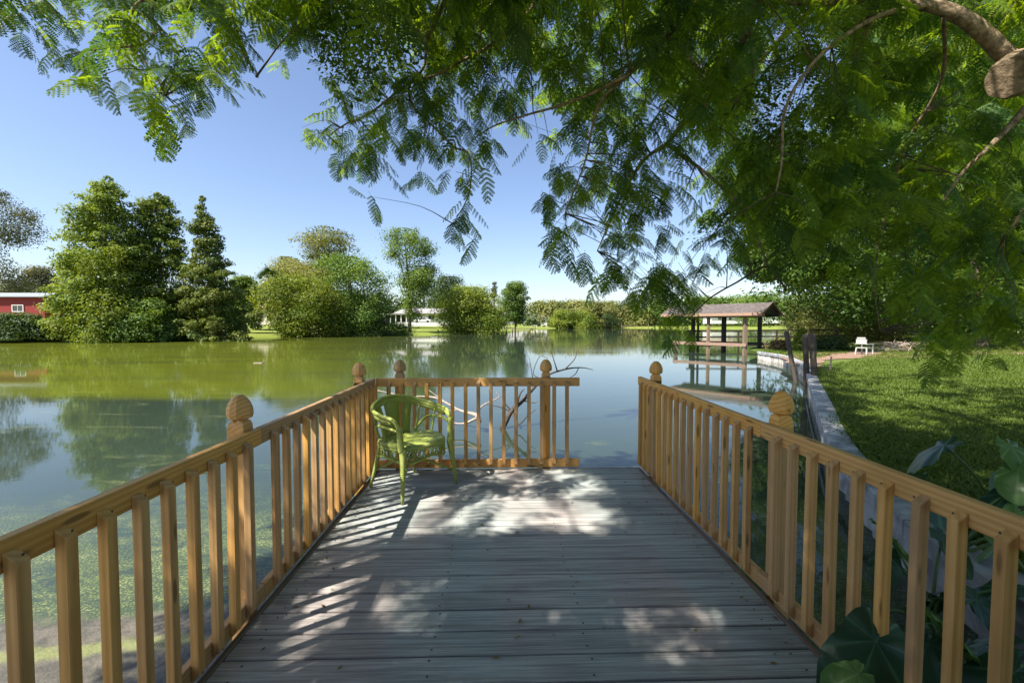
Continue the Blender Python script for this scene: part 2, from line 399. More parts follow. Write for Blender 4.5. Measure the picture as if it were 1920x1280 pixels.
# lawn behind the seawall
lp = spline([(a, b, 0) for a, b in wall_path+natural[:3]], 5)
offs = [.12, .3, .6, 1, 1.6, 2.4, 3.4, 4.6, 6, 8, 10.5, 14, 18, 24, 32, 45, 70, 120]
def lawn_z(s, x, y): return -.31+.012*min(s, 30)+.035*mnoise.noise(Vector((x*.5, y*.5, 0)))+.012*mnoise.noise(Vector((x*2, y*2, 3)))
vs = []; fs = []
for p in lp:
    for s_ in offs: vs.append((p.x+s_, p.y-.12*s_, lawn_z(s_, p.x+s_, p.y)))
no = len(offs)
for i in range(len(lp)-1):
    for j in range(no-1): fs.append((i*no+j, i*no+j+1, (i+1)*no+j+1, (i+1)*no+j))
lb = MB(); lb.add(vs, fs, True); lawn = lb.build('lawn', M['lawn']); tag(lawn, kind='structure')

# mulch path along the far bend of the bank
mp = [(13.6, 19.2), (16.8, 23.6), (20.5, 24.6), (27, 25.5), (36, 26)]
mb = MB(); vs = []; fs = []
for i, (x, y) in enumerate(spline([(a, b, 0) for a, b in mp], 6) and [(q.x, q.y) for q in spline([(a, b, 0) for a, b in mp], 6)]):
    wdt = 1.1+.5*mnoise.noise(Vector((x*.7, y*.7, 1)))+min(1.4, i*.12)
    for k in range(4):
        xx = x; yy = y-wdt+2*wdt*k/3
        vs.append((xx, yy, 0))
nrow = len(vs)//4
from mathutils.bvhtree import BVHTree
dg = None
lawn_bvh = BVHTree.FromPolygons([tuple(v.co) for v in lawn.data.vertices], [tuple(p.vertices) for p in lawn.data.polygons])
def ground_at(x, y):
    h = lawn_bvh.ray_cast(Vector((x, y, 30)), Vector((0, 0, -1)))
    if h[0] is not None: return h[0].z
    return float(gz(np.array([x]), np.array([y]))[0])
vs = [(x, y, max(ground_at(x, y), -.32)+.03) for x, y, z in vs]
fs = [(i*4+k, (i+1)*4+k, (i+1)*4+k+1, i*4+k+1) for i in range(nrow-1) for k in range(3)]
mb.add(vs, fs, True); mo = mb.build('path', M['mulch']); tag(mo, kind='structure')

# ------------------------------------------------------------------ seawall
sw = empty('seawall', (5.15, 6.4, WZ), 'pale grey concrete seawall with a flat cap along the lawn edge', 'seawall')
sp_ = spline([(a, b, 0) for a, b in wall_path[1:]], 8)
acc = [0]
for a, b in zip(sp_, sp_[1:]): acc.append(acc[-1]+(b-a).length)
def along(s):
    s = min(max(s, 0), acc[-1]); i = max(0, min(len(acc)-2, int(np.searchsorted(acc, s))-1))
    t = (s-acc[i])/(acc[i+1]-acc[i]); return sp_[i].lerp(sp_[i+1], t)
org = Vector((5.15, 6.4, WZ)); s_ = 0
while s_ < acc[-1]-.1:
    e = min(s_+2.4, acc[-1]); m_ = MB(org); pts = [along(s_+(e-s_-.012)*k/4) for k in range(5)]
    vs = []
    for k, p in enumerate(pts):
        sk = s_+(e-s_-.012)*k/4; d = (along(sk+.6)-along(sk-.6)).normalized(); n_ = Vector((d.y, -d.x, 0))
        jz = .002*math.sin(s_*7)
        for o_, z in ((-.16, -.40), (.15, -.40), (.15, -.255), (.13, -.245), (-.145, -.235), (-.16, -.25)):
            vs.append(p+n_*o_+Vector((0, 0, z+jz)))
    fs = [(k*6+j, k*6+(j+1) % 6, (k+1)*6+(j+1) % 6, (k+1)*6+j) for k in range(4) for j in range(6)]
    fs += [(0, 5, 4, 3, 2, 1), tuple(24+j for j in range(6))]
    m_.add(vs, fs); o = m_.build('cap_stone', M['concrete'], sw)
    s_ = e
s_ = 0
while s_ < acc[-1]-.1:
    e = min(s_+.8, acc[-1]); a, b = along(s_+.01), along(e-.01); d = (b-a).normalized(); n_ = Vector((d.y, -d.x, 0))
    m_ = MB(org); L = (b-a).length; K = 6
    vs = []
    for k in range(K+1):
        q = a+d*L*k/K; off = -.10+(.035 if k in (0, 1, 3, 4) else 0)
        for z in (-1.7, -.402): vs.append(q+n_*(off-.02)+Vector((0, 0, z)))
    for k in range(K+1):
        q = a+d*L*k/K
        for z in (-1.7, -.402): vs.append(q+n_*.08+Vector((0, 0, z)))
    fs = [(2*k, 2*k+2, 2*k+3, 2*k+1) for k in range(K)]+[(2*(K+1)+2*k, 2*(K+1)+2*k+1, 2*(K+1)+2*k+3, 2*(K+1)+2*k+2) for k in range(K)]
    h = 2*(K+1); fs += [(0, 1, h+1, h), (2*K, h+2*K, h+2*K+1, 2*K+1)]
    m_.add(vs, fs); m_.build('wall_panel', M['wall_stain'] if s_ > 22 else M['concrete'], sw); s_ = e

# ------------------------------------------------------------------ deck
XL, XR, YF = -1.268, 1.462, 4.57
deck = empty('wooden_deck', (0.1, 2.3, 0), 'grey weathered plank deck reaching out over the pond between two railings', 'deck')
dorg = Vector((0.1, 2.3, 0))
_bc = {}
def board_mesh(key, L, wd, ht, bev=.003):
    if key in _bc: return _bc[key]
    bm = bmesh.new(); bmesh.ops.create_cube(bm, size=1)
    for v in bm.verts: v.co = (v.co.x*L, v.co.y*wd, v.co.z*ht)
    bmesh.ops.bevel(bm, geom=bm.edges[:], offset=bev, segments=1, affect='EDGES')
    me = bpy.data.meshes.new(key); bm.to_mesh(me); bm.free(); _bc[key] = me; return me
pitch = .1625; y = YF-.155/2; k = 0
while y > -2.2:
    bw = .1495 if k % 3 else .153
    me = board_mesh('deck_board_%d' % (k % 3 > 0), XR-XL, bw, .03, .004)
    o = meshobj('deck_board', me, M['deck'], deck, Vector(((XL+XR)/2+random.uniform(-.002, .002), y, -.015+random.uniform(-.0018, .0010)))-dorg, (random.uniform(-.005, .005), 0, random.uniform(-.0012, .0012)))
    y -= pitch; k += 1
nb = k
m_ = MB(dorg)
for k in range(nb):
    yy = YF-.155/2-pitch*k
    for X in (-1.17, -.32, .42, 1.36):
        for dy in (-.045, .045):
            if random.random() < .12: continue
            cx, cy = X+random.uniform(-.012, .012), yy+dy+random.uniform(-.006, .006)
            m_.add([(cx+.006*math.cos(a), cy+.006*math.sin(a), .0022) for a in [i*math.pi/3 for i in range(6)]], [(0, 1, 2, 3, 4, 5)])
o = m_.build('screw_heads', M['dark_metal'], deck); o['kind'] = 'stuff'
for sx, x in ((-1, XL-.019), (1, XR+.018)):
    meshobj('fascia', board_mesh('fascia', 6.7, .03, .19), M['rail_wood'] if sx > 0 else M['dock_wood'], deck, Vector((x-.002*sx, 1.22, -.093))-dorg, (0, 0, rad(90)))
meshobj('end_fascia', board_mesh('end_fascia', XR-XL+.06, .03, .19), M['dock_wood'], deck, Vector(((XL+XR)/2, YF+.016, -.098))-dorg)
for x in (-1.17, -.32, .42, 1.36):
    meshobj('joist', board_mesh('joist', 6.6, .04, .15), M['dock_wood'], deck, Vector((x, 1.2, -.108))-dorg, (0, 0, rad(90)))
for x in (-1.1, 1.3):
    for y in (-1.5, 1.3, 4.3):
        meshobj('piling', board_mesh('piling', 1.6, .14, .14, .01), M['pile_wood'], deck, Vector((x, y, -.99))-dorg, (0, rad(90), 0))
# small bright chip lying on the boards
ch = MB((-.32, 2.66, 0)); ch.box((-.315, 2.52, .004), (.032, .017, .004), Matrix.Rotation(.3, 3, 'Z'))
tag(ch.build('paper_scrap', M['white_wall']), 'small white paper scrap lying on the deck boards', 'scrap')

dl = []
for k in range(90):
    x = random.uniform(XL+.05, XR-.05); y_ = random.uniform(.8, YF-.1)
    if random.random() < .55: x = XR-.03-abs(random.gauss(0, .12)) if random.random() < .5 else XL+.04+abs(random.gauss(0, .12))
    dl.append((x, y_, .006))
DECK_LITTER = np.array(dl)

# ------------------------------------------------------------------ railings
RT, RH, RTH = .965, .089, .038
def finial_mesh():
    if 'fin' in _bc: return _bc['fin']
    prof = [(-.03, .0445), (.010, .0445), (.028, .043), (.048, .037), (.060, .034), (.064, .046), (.071, .059), (.092, .064), (.122, .062), (.150, .052), (.174, .036), (.190, .018)]
    vs = []; fs = []
    for z, r in prof:
        c = .72 if z > .05 else .93            # chamfered square section
        for k in range(4):
            a = math.pi/2*k
            for (u, v) in ((1, -c+.45 if z > .05 else -c), (1, c-.45 if z > .05 else c)):
                vs.append((r*(u*math.cos(a)-v*math.sin(a)), r*(u*math.sin(a)+v*math.cos(a)), z))
    n = len(prof)
    fs = [(i*8+k, i*8+(k+1) % 8, (i+1)*8+(k+1) % 8, (i+1)*8+k) for i in range(n-1) for k in range(8)]
    fs.append(tuple((n-1)*8+k for k in range(8)))
    me = bpy.data.meshes.new('finial'); me.from_pydata(vs, [], fs); me.update(); _bc['fin'] = me; return me
def baluster_mesh():
    if 'bal' in _bc: return _bc['bal']
    L = .905; b = .0185; cut = .028
    # along X; local -Y.. +Y = width, +Z = the face that looks into the deck, its ends cut on the slant
    bm = bmesh.new()
    sec = [(-b, -b), (b, -b), (b, b), (-b, b)]
    vs = []
    for e in (-1, 1):
        for (yy, zz) in sec:
            vs.append(bm.verts.new((e*(L/2-(cut if zz > 0 else 0)), yy, zz)))
    for f in ((3, 2, 1, 0), (4, 5, 6, 7), (0, 1, 5, 4), (1, 2, 6, 5), (2, 3, 7, 6), (3, 0, 4, 7)): bm.faces.new([vs[i] for i in f])
    bmesh.ops.bevel(bm, geom=bm.edges[:], offset=.0028, segments=1, affect='EDGES')
    me = bpy.data.meshes.new('baluster'); bm.to_mesh(me); bm.free(); _bc['bal'] = me; return me
def railing(label, a, b, inward, bals, posts, joints, low=.035):
    """a,b: ends of the rails' centre line; inward: unit vector to the deck side; bals/posts: distances from a"""
    a = Vector(a+(0,)); b = Vector(b+(0,)); d = (b-a); L = d.length; d.normalize(); inw = Vector(inward+(0,))
    root = empty('railing', a, label, 'railing'); rz = math.atan2(d.y, d.x)
    js = [0]+joints+[L]
    for s0, s1 in zip(js, js[1:]):
        for nm, z in (('top_rail', RT-RH/2), ('bottom_rail', low+RH/2)):
            c = d*((s0+s1)/2)+Vector((0, 0, z+random.uniform(-.0015, .0015)))
            meshobj(nm, board_mesh('rail_%.3f' % (s1-s0), s1-s0-.003, RTH, RH, .004), M['rail_wood'], root, c, (0, 0, rz))
    for s in bals:
        c = d*s+inw*(RTH/2+.0187)+Vector((0, 0, low+.018+.4525))
        X_ = Vector((0, 0, 1)); Z_ = inw; Y_ = Z_.cross(X_)
        R = Matrix((X_, Y_, Z_)).transposed().to_euler()
        R.rotate(Euler((random.uniform(-.004, .004), random.uniform(-.004, .004), random.uniform(-.015, .015))))
        meshobj('baluster', baluster_mesh(), M['rail_wood'], root, c+d*random.uniform(-.003, .003)+Vector((0, 0, random.uniform(-.004, .004))), R)
    for s in posts:
        c = d*s-inw*(RTH/2+.0455)
        p = meshobj('post', board_mesh('railpost', 1.35, .089, .089, .004), M['rail_wood'], root, c+Vector((0, 0, .965-.675)), (0, rad(-90), rz))
        q = meshobj('finial', finial_mesh(), M['rail_wood'], p); q.matrix_parent_inverse = Matrix.Identity(4)
        q.rotation_euler = (0, rad(90), 0); q.location = (.675, 0, 0)
        # keep the finial upright whatever the post's frame is
        q.location = (.675, 0, 0)
    # dark screws where balusters meet the rails
    sc = MB(a)
    for s in bals:
        for z in (RT-.045, low+.045):
            c = a+d*s+inw*(RTH/2+.0375)+Vector((0, 0, z)); u = d*.0035; v = Vector((0, 0, .0035))
            sc.add([c+u+v, c+u-v, c-u-v, c-u+v], [(0, 1, 2, 3)])
    o = sc.build('screw_heads', M['dark_metal'], root); o['kind'] = 'stuff'
    return root
p_ = .1335
lb_ = [1.174+p_*k for k in range(-9, 26)]; lb_ = [v for v in lb_ if abs(v-2.375) > .05 and v < 4.53]
railing('left orange-brown wooden railing running along the pond side, chair at its far end', (-1.325, -.6), (-1.325, 4.589), (1, 0),
        [v+.6 for v in lb_], [.97, 2.355+.6, 4.33+.6], [1.02, 2.41+.6], .006)
rb_ = [2.289-p_*k for k in range(0, 18)]+[2.555+p_*k for k in range(0, 16)]
railing('right orange-brown wooden railing beside the seawall and taro leaves', (1.521, -.6), (1.521, 4.72), (-1, 0),
        [v+.6 for v in rb_ if v < 4.66], [.97, 2.41+.6, 4.40+.6], [1.05, 2.47+.6], .006)
railing('short far railing across the deck end, stopping before the open gap', (-1.305, 4.61), (.842, 4.61), (0, -1),
        [.702+1.305-p_*k for k in range(15) if k != 14 or True], [-1.07+1.305, .49+1.305], [], .012)

# ------------------------------------------------------------------ wicker armchair
chair = empty('wicker_armchair', (-.845, 4.11, .002), 'olive green wicker tub armchair standing in the far left corner of the deck', 'chair', rz=rad(49.5))
wk = M['wicker']
def cpt(x, y, z): return Vector((x, y, z))
hoop = spline([cpt(-.29, -.22, .62), cpt(-.315, -.16, .70), cpt(-.335, 0, .725), cpt(-.30, .17, .755), cpt(-.17, .28, .80), cpt(0, .315, .825), cpt(.17, .28, .80), cpt(.30, .17, .755), cpt(.335, 0, .725), cpt(.315, -.16, .70), cpt(.29, -.22, .62)], 5)
h = MB(); h.tube(hoop, .0165, 10)
h.tube([p+Vector((0, 0, -.022))*1.0+Vector((p.x, p.y, 0)).normalized()*-.012 for p in hoop[3:-3]], .009, 6); h.build('arm_hoop', wk, chair)
_HB = True
def band(path_lo, path_hi, th=.014, n=14):
    lo = spline(path_lo, n); hi = spline(path_hi, n); m_ = MB(); vs = []; c = Vector((0, 0, 0))
    for a, b in zip(lo, hi):
        for p in (a, b):
            nn = Vector((p.x, p.y, 0)); nn = nn.normalized()*th/2 if nn.length > 0 else Vector((0, th/2, 0))
            vs += [p+nn, p-nn]
    fs = []
    for i in range(len(lo)-1):
        o = i*4; q = o+4
        fs += [(o, q, q+2, o+2), (o+1, o+3, q+3, q+1), (o+2, q+2, q+3, o+3), (o, o+1, q+1, q)]
    fs += [(0, 2, 3, 1), (len(vs)-4, len(vs)-3, len(vs)-1, len(vs)-2)]
    m_.add(vs, fs, True); return m_
hb_ = [p for p in hoop[6:-6]]
def cs(L_, dz, q): return [Vector((p.x*q, p.y*q, p.z+dz)) for p in L_]
m_ = MB(); vs = []
for a, b in zip(cs(hb_, -.065, .965), cs(hb_, -.01, .985)):
    for p in (a, b):
        nn = Vector((p.x, p.y, 0)).normalized()*.007; vs += [p+nn, p-nn]
fs = []
for i in range(len(hb_)-1):
    o = i*4; q = o+4; fs += [(o, q, q+2, o+2), (o+1, o+3, q+3, q+1), (o+2, q+2, q+3, o+3), (o, o+1, q+1, q)]
fs += [(0, 2, 3, 1), (len(vs)-4, len(vs)-3, len(vs)-1, len(vs)-2)]
m_.add(vs, fs, True); m_.build('back_band', wk, chair)
# fan-shaped woven back splats
for x0, x1, t0, t1 in ((-.055, .055, -.095, .095), (-.155, -.075, -.225, -.135), (.075, .155, .135, .225)):
    m_ = MB(); vs = []; nn = 7
    for k in range(nn):
        t = k/(nn-1); z = .44+t*(.355 if x0 == -.055 else .325); wid = t**1.5
        a = x0+(t0-x0)*wid; b = x1+(t1-x1)*wid
        for x in (a, (a+b)/2, b):
            yy = math.sqrt(max(.01, (.235+.07*t)**2-(x*.75)**2))
            vs += [(x, yy, z), (x, yy+.014, z)]
    fs = []
    for k in range(nn-1):
        for j in range(2):
            o = k*6+j*2; q = o+6
            fs += [(o, o+2, q+2, q), (o+1, q+1, q+3, o+3)]
        fs += [(k*6, k*6+6, k*6+7, k*6+1), (k*6+4, k*6+5, k*6+11, k*6+10)]
    m_.add(vs, fs, True); m_.build('back_splat', wk, chair)
# arched lower arm bands
for s in (-1, 1):
    m_ = MB(); m_.tube(spline([cpt(s*.29, -.21, .60), cpt(s*.315, -.05, .62), cpt(s*.29, .12, .60), cpt(s*.21, .21, .47)], 5), .013, 6)
    m_.tube(spline([cpt(s*.325, .03, .70), cpt(s*.30, .02, .60), cpt(s*.262, .02, .44)], 4), .011, 6)
    m_.tube(spline([cpt(s*.27, .20, .73), cpt(s*.235, .20, .55), cpt(s*.20, .18, .44)], 4), .013, 6)
    m_.build('arm_support', wk, chair)
    front = [cpt(s*.292, -.22, .64), cpt(s*.285, -.235, .45), cpt(s*.275, -.245, .40), cpt(s*.315, -.285, 0)]
    m_ = MB(); pts = spline(front, 6); m_.tube(pts, lerpr([.026, .030, .032, .013], len(pts)), 10); m_.build('leg', wk, chair)
    back = [cpt(s*.20, .19, .44), cpt(s*.205, .215, .32), cpt(s*.26, .275, 0)]
    m_ = MB(); pts = spline(back, 6); m_.tube(pts, lerpr([.025, .023, .012], len(pts)), 10); m_.build('leg', wk, chair)
# seat with rolled edge
m_ = MB(); vs = []; ring = 36
def seat_r(a):
    c, s = math.cos(a), math.sin(a); e = 2.8
    return .288/((abs(c)**e+abs(s*1.06)**e)**(1/e))
prof = [(.0, .462), (.55, .460), (.84, .468), (.95, .470), (1.0, .455), (1.01, .44), (.97, .425), (.3, .415)]
for r, z in prof:
    for k in range(ring):
        a = 2*math.pi*k/ring; q = seat_r(a)*max(r, .001); vs.append((q*math.cos(a), q*math.sin(a)-.015, z+.01*math.cos(a*2)*r))
fs = [(i*ring+k, i*ring+(k+1) % ring, (i+1)*ring+(k+1) % ring, (i+1)*ring+k) for i in range(len(prof)-1) for k in range(ring)]
m_.add(vs, [f[::-1] for f in fs], True); m_.build('seat', wk, chair)
# open-work apron: rim and lattice of short canes
m_ = MB()
rim = [Vector((seat_r(2*math.pi*k/ring)*.985*math.cos(2*math.pi*k/ring), seat_r(2*math.pi*k/ring)*.985*math.sin(2*math.pi*k/ring)-.015, 0)) for k in range(ring+1)]
m_.tube([p+Vector((0, 0, .33+.018*math.cos(4*i/ring*2*math.pi))) for i, p in enumerate(rim)], .012, 6, False)
m_.tube([p*.99+Vector((0, 0, .425)) for p in rim], .012, 6, False)
for i in range(ring):
    a, b = rim[i], rim[i+1]
    m_.tube([a+Vector((0, 0, .34)), b+Vector((0, 0, .43))], .0075, 4); m_.tube([b+Vector((0, 0, .34)), a+Vector((0, 0, .43))], .0075, 4)
m_.build('apron', wk, chair)
for (a, b) in (((-.29, -.25, .14), (.235, .25, .16)), ((.29, -.25, .14), (-.235, .25, .16))):
    m_ = MB(); m_.tube(spline([a, (0, 0, .30 if a[0] < 0 else .275), b], 8), .011, 6); m_.build('stretcher', wk, chair)

# ------------------------------------------------------------------ foliage builders
def rotframes(N_, n):
    """random tangent frames for unit normals n"""
    r = RNG.normal(size=(N_, 3)); t = np.cross(n, r); t /= np.linalg.norm(t, axis=1)[:, None]+1e-9
    return t, np.cross(n, t)
def leaf_mesh(name, c, n, size, tint, aspect=.5):
    """one kite-shaped leaf (a quad folded a little) per centre"""
    k = len(c); t, b = rotframes(k, n); s = size[:, None]
    v = np.empty((k, 4, 3)); v[:, 0] = c-t*s*.5; v[:, 1] = c+b*s*aspect*.5+n*s*.08; v[:, 2] = c+t*s*.5; v[:, 3] = c-b*s*aspect*.5+n*s*.08
    me = bpy.data.meshes.new(name); me.vertices.add(4*k); me.vertices.foreach_set('co', v.ravel())
    me.loops.add(4*k); me.loops.foreach_set('vertex_index', np.arange(4*k)); me.polygons.add(k)
    me.polygons.foreach_set('loop_start', np.arange(0, 4*k, 4)); me.update(calc_edges=True)
    at = me.attributes.new('tint', 'FLOAT', 'POINT'); at.data.foreach_set('value', np.repeat(tint, 4).astype(np.float32))
    return me
def unit(a): return a/(np.linalg.norm(a, axis=-1, keepdims=True)+1e-9)
def clumps_to_leaves(C, R, nleaf, lsize, tints, up=.5, flat=.75, zshade=True):
    """C centres, R radii -> leaves on the upper/outer side of every clump"""
    k = len(C); w_ = R**2; w_ = w_/w_.sum(); cnt = np.maximum(4, (w_*nleaf)).astype(int)
    idx = np.repeat(np.arange(k), cnt); m = len(idx)
    d = unit(RNG.normal(size=(m, 3))); rr = RNG.random(m)**.38*(1+.25*(RNG.random(m) > .85))
    off = d*rr[:, None]*R[idx][:, None]; off[:, 2] *= flat
    c = C[idx]+off
    n = unit(d*.9+RNG.normal(size=(m, 3))*.38+np.array([0, 0, up*.8]))
    tn = np.clip(tints[idx]+RNG.normal(size=m)*.12, 0, 1)
    return c, n, lsize*(.65+.7*RNG.random(m)), tn
def tree(name, label, D, rows, mat, cat='tree', group=None, n=8000, leaf=.32, clump=.10, seed=0, depth=.8, trunk=None, trunk_r=.22, fill=1.0, up=.5, limbs=5, base=None, aspect=.55, ncl=None, flat=.75, tint0=0.0, tint1=1.0, dk=1.35):
    """rows: (y, left, right) of the crown in the photograph; the crown gets the same depth as its width"""
    global RNG
    RNG = np.random.default_rng(1000+seed); rnd = random.Random(seed)
    ys = np.array([r[0] for r in rows], float); ls = np.array([r[1] for r in rows], float); rs = np.array([r[2] for r in rows], float)
    k = int((ncl or int(60+120*fill))*.6)
    wid = rs-ls; cum = np.concatenate([[0], np.cumsum((wid[1:]+wid[:-1])/2*np.diff(ys))]); u = RNG.random(k)*cum[-1]
    yy = np.interp(u, cum, ys); l = np.interp(yy, ys, ls); r = np.interp(yy, ys, rs)
    mxw = wid.max(); cr = clump*mxw*(.6+1.5*RNG.random(k)**1.6); cr = np.minimum(cr, (r-l)*.30+2)
    # angle around the trunk; biased to the outside of the crown
    ang = RNG.random(k)*2*np.pi; q = RNG.random(k)**.30
    hw = np.maximum((r-l)/2-cr*.55, 0)*(.88+.28*RNG.random(k)); cx = (l+r)/2+hw*q*np.cos(ang); dy = hw*q*np.sin(ang)*depth
    cy = np.clip(yy, ys[0]+cr*.6, None)
    ux, uz = ray(cx, cy); X = ux*D; Z = HC+uz*D; Yw = D+dy/F*D; C = np.stack([X, Yw, Z], 1); R = cr/F*D
    tints = tint0+(tint1-tint0)*RNG.random(k)
    bx = base if base is not None else (ls[-1]+rs[-1])/2
    bX = P(bx, ys[-1], D).x; bz = float(gz(np.array([bX]), np.array([D]))[0]) if True else 0
    bz = max(bz, WZ-.3); org_ = Vector((bX, D, bz))
    n = int(n*dk*1.35); leaf = leaf*1.02
    root = empty(name, org_, label, cat, group)
    c, nn, sz, tn = clumps_to_leaves(C, R, n, leaf, tints, up, flat)
    # loose leaves filling the crown between the clumps
    kf = int(n*.22); u = RNG.random(kf)*cum[-1]; yf = np.interp(u, cum, ys); lf_ = np.interp(yf, ys, ls); rf_ = np.interp(yf, ys, rs)
    a_ = RNG.random(kf)*2*np.pi; q_ = RNG.random(kf)**.5*.68; hf = (rf_-lf_)/2
    xf = (lf_+rf_)/2+hf*q_*np.cos(a_); df = hf*q_*np.sin(a_)*depth; yf = np.maximum(yf, ys[0]+4)
    ux, uz = ray(xf, yf); cf = np.stack([ux*D, D+df/F*D, HC+uz*D], 1)
    c = np.concatenate([c, cf]); nn = np.concatenate([nn, unit(RNG.normal(size=(kf, 3))+np.array([0, 0, .3]))])
    sz = np.concatenate([sz, leaf*(.8+.6*RNG.random(kf))]); tn = np.concatenate([tn, tint0+(tint1-tint0)*.35*RNG.random(kf)])
    low = bz+.02; c[:, 2] = np.where(c[:, 2] < low, low+RNG.random(len(c))*.3, c[:, 2])
    me = leaf_mesh('crown', c-np.array(org_), nn, sz, tn, aspect)
    meshobj('crown', me, mat, root)
    if trunk is not None:
        m_ = MB(org_)
        xm = (np.interp(trunk, ys, ls)+np.interp(trunk, ys, rs))/2; tp_ = P(xm, trunk, D); tX, ztop = tp_.x, tp_.z
        pts = spline([Vector((bX, D, bz-.3)), Vector((bX+(tX-bX)*.3+rnd.uniform(-.3, .3), D, bz+(ztop-bz)*.4)), Vector((tX, D, ztop))], 5)
        m_.tube(pts, lerpr([trunk_r*1.25, trunk_r, trunk_r*.25], len(pts)), 8, True, .2); m_.build('trunk', M['bark_far'], root)
        order = np.argsort(-R)[:limbs*3]; m2 = MB(org_)
        for j in order[::3][:limbs]:
            e = Vector(C[j]); zz = bz+(ztop-bz)*rnd.uniform(.3, .65); zz = min(zz, e.z-.1); s0 = min(pts, key=lambda p: abs(p.z-zz))
            mid = s0.lerp(e, .5)+Vector((0, 0, .05*(e-s0).length)); pp = spline([s0, mid, e], 4)
            m2.tube(pp, lerpr([trunk_r*.45, trunk_r*.25, trunk_r*.08], len(pp)), 6)
        if limbs: m2.build('limbs', M['bark_far'], root)
    if name == 'distant_wood': root.children[0]['kind'] = 'stuff'; root['kind'] = 'stuff'
    return root

# --- left bank
tree('bald_cypress', 'tallest bald cypress on the left bank, broad light-topped cone beside the red house', 60,
     [(328, 198, 204), (345, 180, 222), (366, 156, 238), (395, 140, 250), (430, 128, 262), (470, 112, 274), (520, 106, 280), (570, 104, 288), (610, 102, 290), (642, 104, 290)], M['cypress'], group='bald cypresses on the left bank', n=20000, leaf=.34, seed=1, tint0=.3, trunk=345, trunk_r=.35, ncl=520, clump=.066, flat=.5, up=.7)
tree('bald_cypress', 'middle bald cypress on the left bank, rounder crown between the broad and the pointed one', 63,
     [(360, 291, 301), (375, 270, 320), (400, 258, 332), (440, 252, 342), (490, 246, 352), (540, 240, 362), (600, 240, 362), (640, 240, 360)], M['cypress'], group='bald cypresses on the left bank', n=14000, leaf=.34, seed=2, tint0=.15, trunk=375, trunk_r=.3, ncl=380, clump=.085, flat=.5, up=.7, tint1=.85)
tree('bald_cypress', 'narrow pointed bald cypress with a rusty upper crown on the left bank', 62,
     [(366, 375, 381), (385, 368, 388), (410, 362, 398), (415, 360, 400), (450, 354, 414), (490, 348, 430), (540, 342, 446), (600, 335, 480), (638, 335, 480)], M['cypress_rusty'], group='bald cypresses on the left bank', n=13000, leaf=.32, seed=3, trunk=370, trunk_r=.28, ncl=420, clump=.055, flat=.55, up=.7, tint1=.8)
tree('shrub', 'yellow-green shrubby growth low in front of the broad bald cypress', 56.5, [(460, 190, 225), (490, 165, 232), (520, 150, 235), (580, 120, 240), (641, 110, 240)], M['lime'], 'shrub', n=4200, leaf=.32, seed=4, ncl=60, clump=.13, fill=.4)
tree('shrub', 'dark green bushy growth at the waterline between the cypresses', 58, [(560, 240, 300), (600, 225, 330), (640, 225, 335)], M['green'], 'shrub', n=4500, leaf=.3, seed=5, ncl=80, clump=.12)
tree('shrub', 'green bush at the waterline right of the pointed cypress', 66, [(540, 370, 400), (580, 350, 440), (634, 345, 482)], M['green'], 'shrub', n=5500, leaf=.32, seed=6, ncl=90, clump=.12)
tree('shrub', 'dark low bush on the bank below the red house', 57, [(588, 10, 80), (610, -15, 100), (641, -30, 105)], M['dark'], 'shrub', n=6500, leaf=.3, seed=7, ncl=90, clump=.1)
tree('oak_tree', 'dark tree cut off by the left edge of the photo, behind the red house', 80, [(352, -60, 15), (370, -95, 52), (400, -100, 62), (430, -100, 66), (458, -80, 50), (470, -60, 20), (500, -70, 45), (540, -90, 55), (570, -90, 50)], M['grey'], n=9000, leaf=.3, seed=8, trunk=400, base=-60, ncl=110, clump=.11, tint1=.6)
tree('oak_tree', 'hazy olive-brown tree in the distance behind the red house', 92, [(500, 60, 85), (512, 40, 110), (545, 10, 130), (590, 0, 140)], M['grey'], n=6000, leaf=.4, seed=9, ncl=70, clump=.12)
tree('broadleaf_tree', 'small light green tree between the pointed cypress and the palm', 84, [(517, 445, 470), (530, 430, 482), (560, 425, 490), (600, 425, 495)], M['green'], n=5000, leaf=.36, seed=10, trunk=540, ncl=70, clump=.15)
# broken limb sticking in from the left edge
m_ = MB(P(-40, 380, 40)); pts = spline([P(-110, 450, 40), P(-30, 372, 40), P(12, 333, 40), P(26, 322, 40)], 5); m_.tube(pts, lerpr([.9, .75, .45, .12], len(pts)), 8, True, .5)
m_.tube([P(4, 341, 40), P(20, 331, 40.1), P(28, 326, 40.2)], [.3, .2, .05], 6, True, .5)
tag(m_.build('dead_trunk', M['deadwood']), 'broken dead trunk with splintered tip poking in at the left edge', 'dead tree')

# --- middle group
tree('shrub', 'lime green spreading bush overhanging the water, left in the middle group', 80, [(515, 520, 560), (530, 500, 625), (560, 490, 640), (600, 488, 650), (634, 500, 660)], M['lime'], 'shrub', group='bushes overhanging the pond', n=12500, leaf=.36, seed=11, ncl=170, clump=.10)
tree('pine_tree', 'open-crowned pine rising above the lime green bush', 92, [(422, 590, 630), (430, 560, 652), (445, 548, 664), (462, 552, 668), (476, 575, 660), (500, 545, 670), (530, 520, 690)], M['oliveleaf'], n=6500, leaf=.36, seed=12, trunk=440, base=618, trunk_r=.3, ncl=75, clump=.13, flat=.35, limbs=8)
tree('broadleaf_tree', 'large rounded green tree right of the pine by the water', 86, [(478, 640, 670), (490, 600, 705), (510, 585, 725), (540, 580, 738), (580, 585, 742), (630, 600, 735)], M['green'], n=13000, leaf=.36, seed=13, trunk=510, trunk_r=.35, ncl=170, clump=.12)
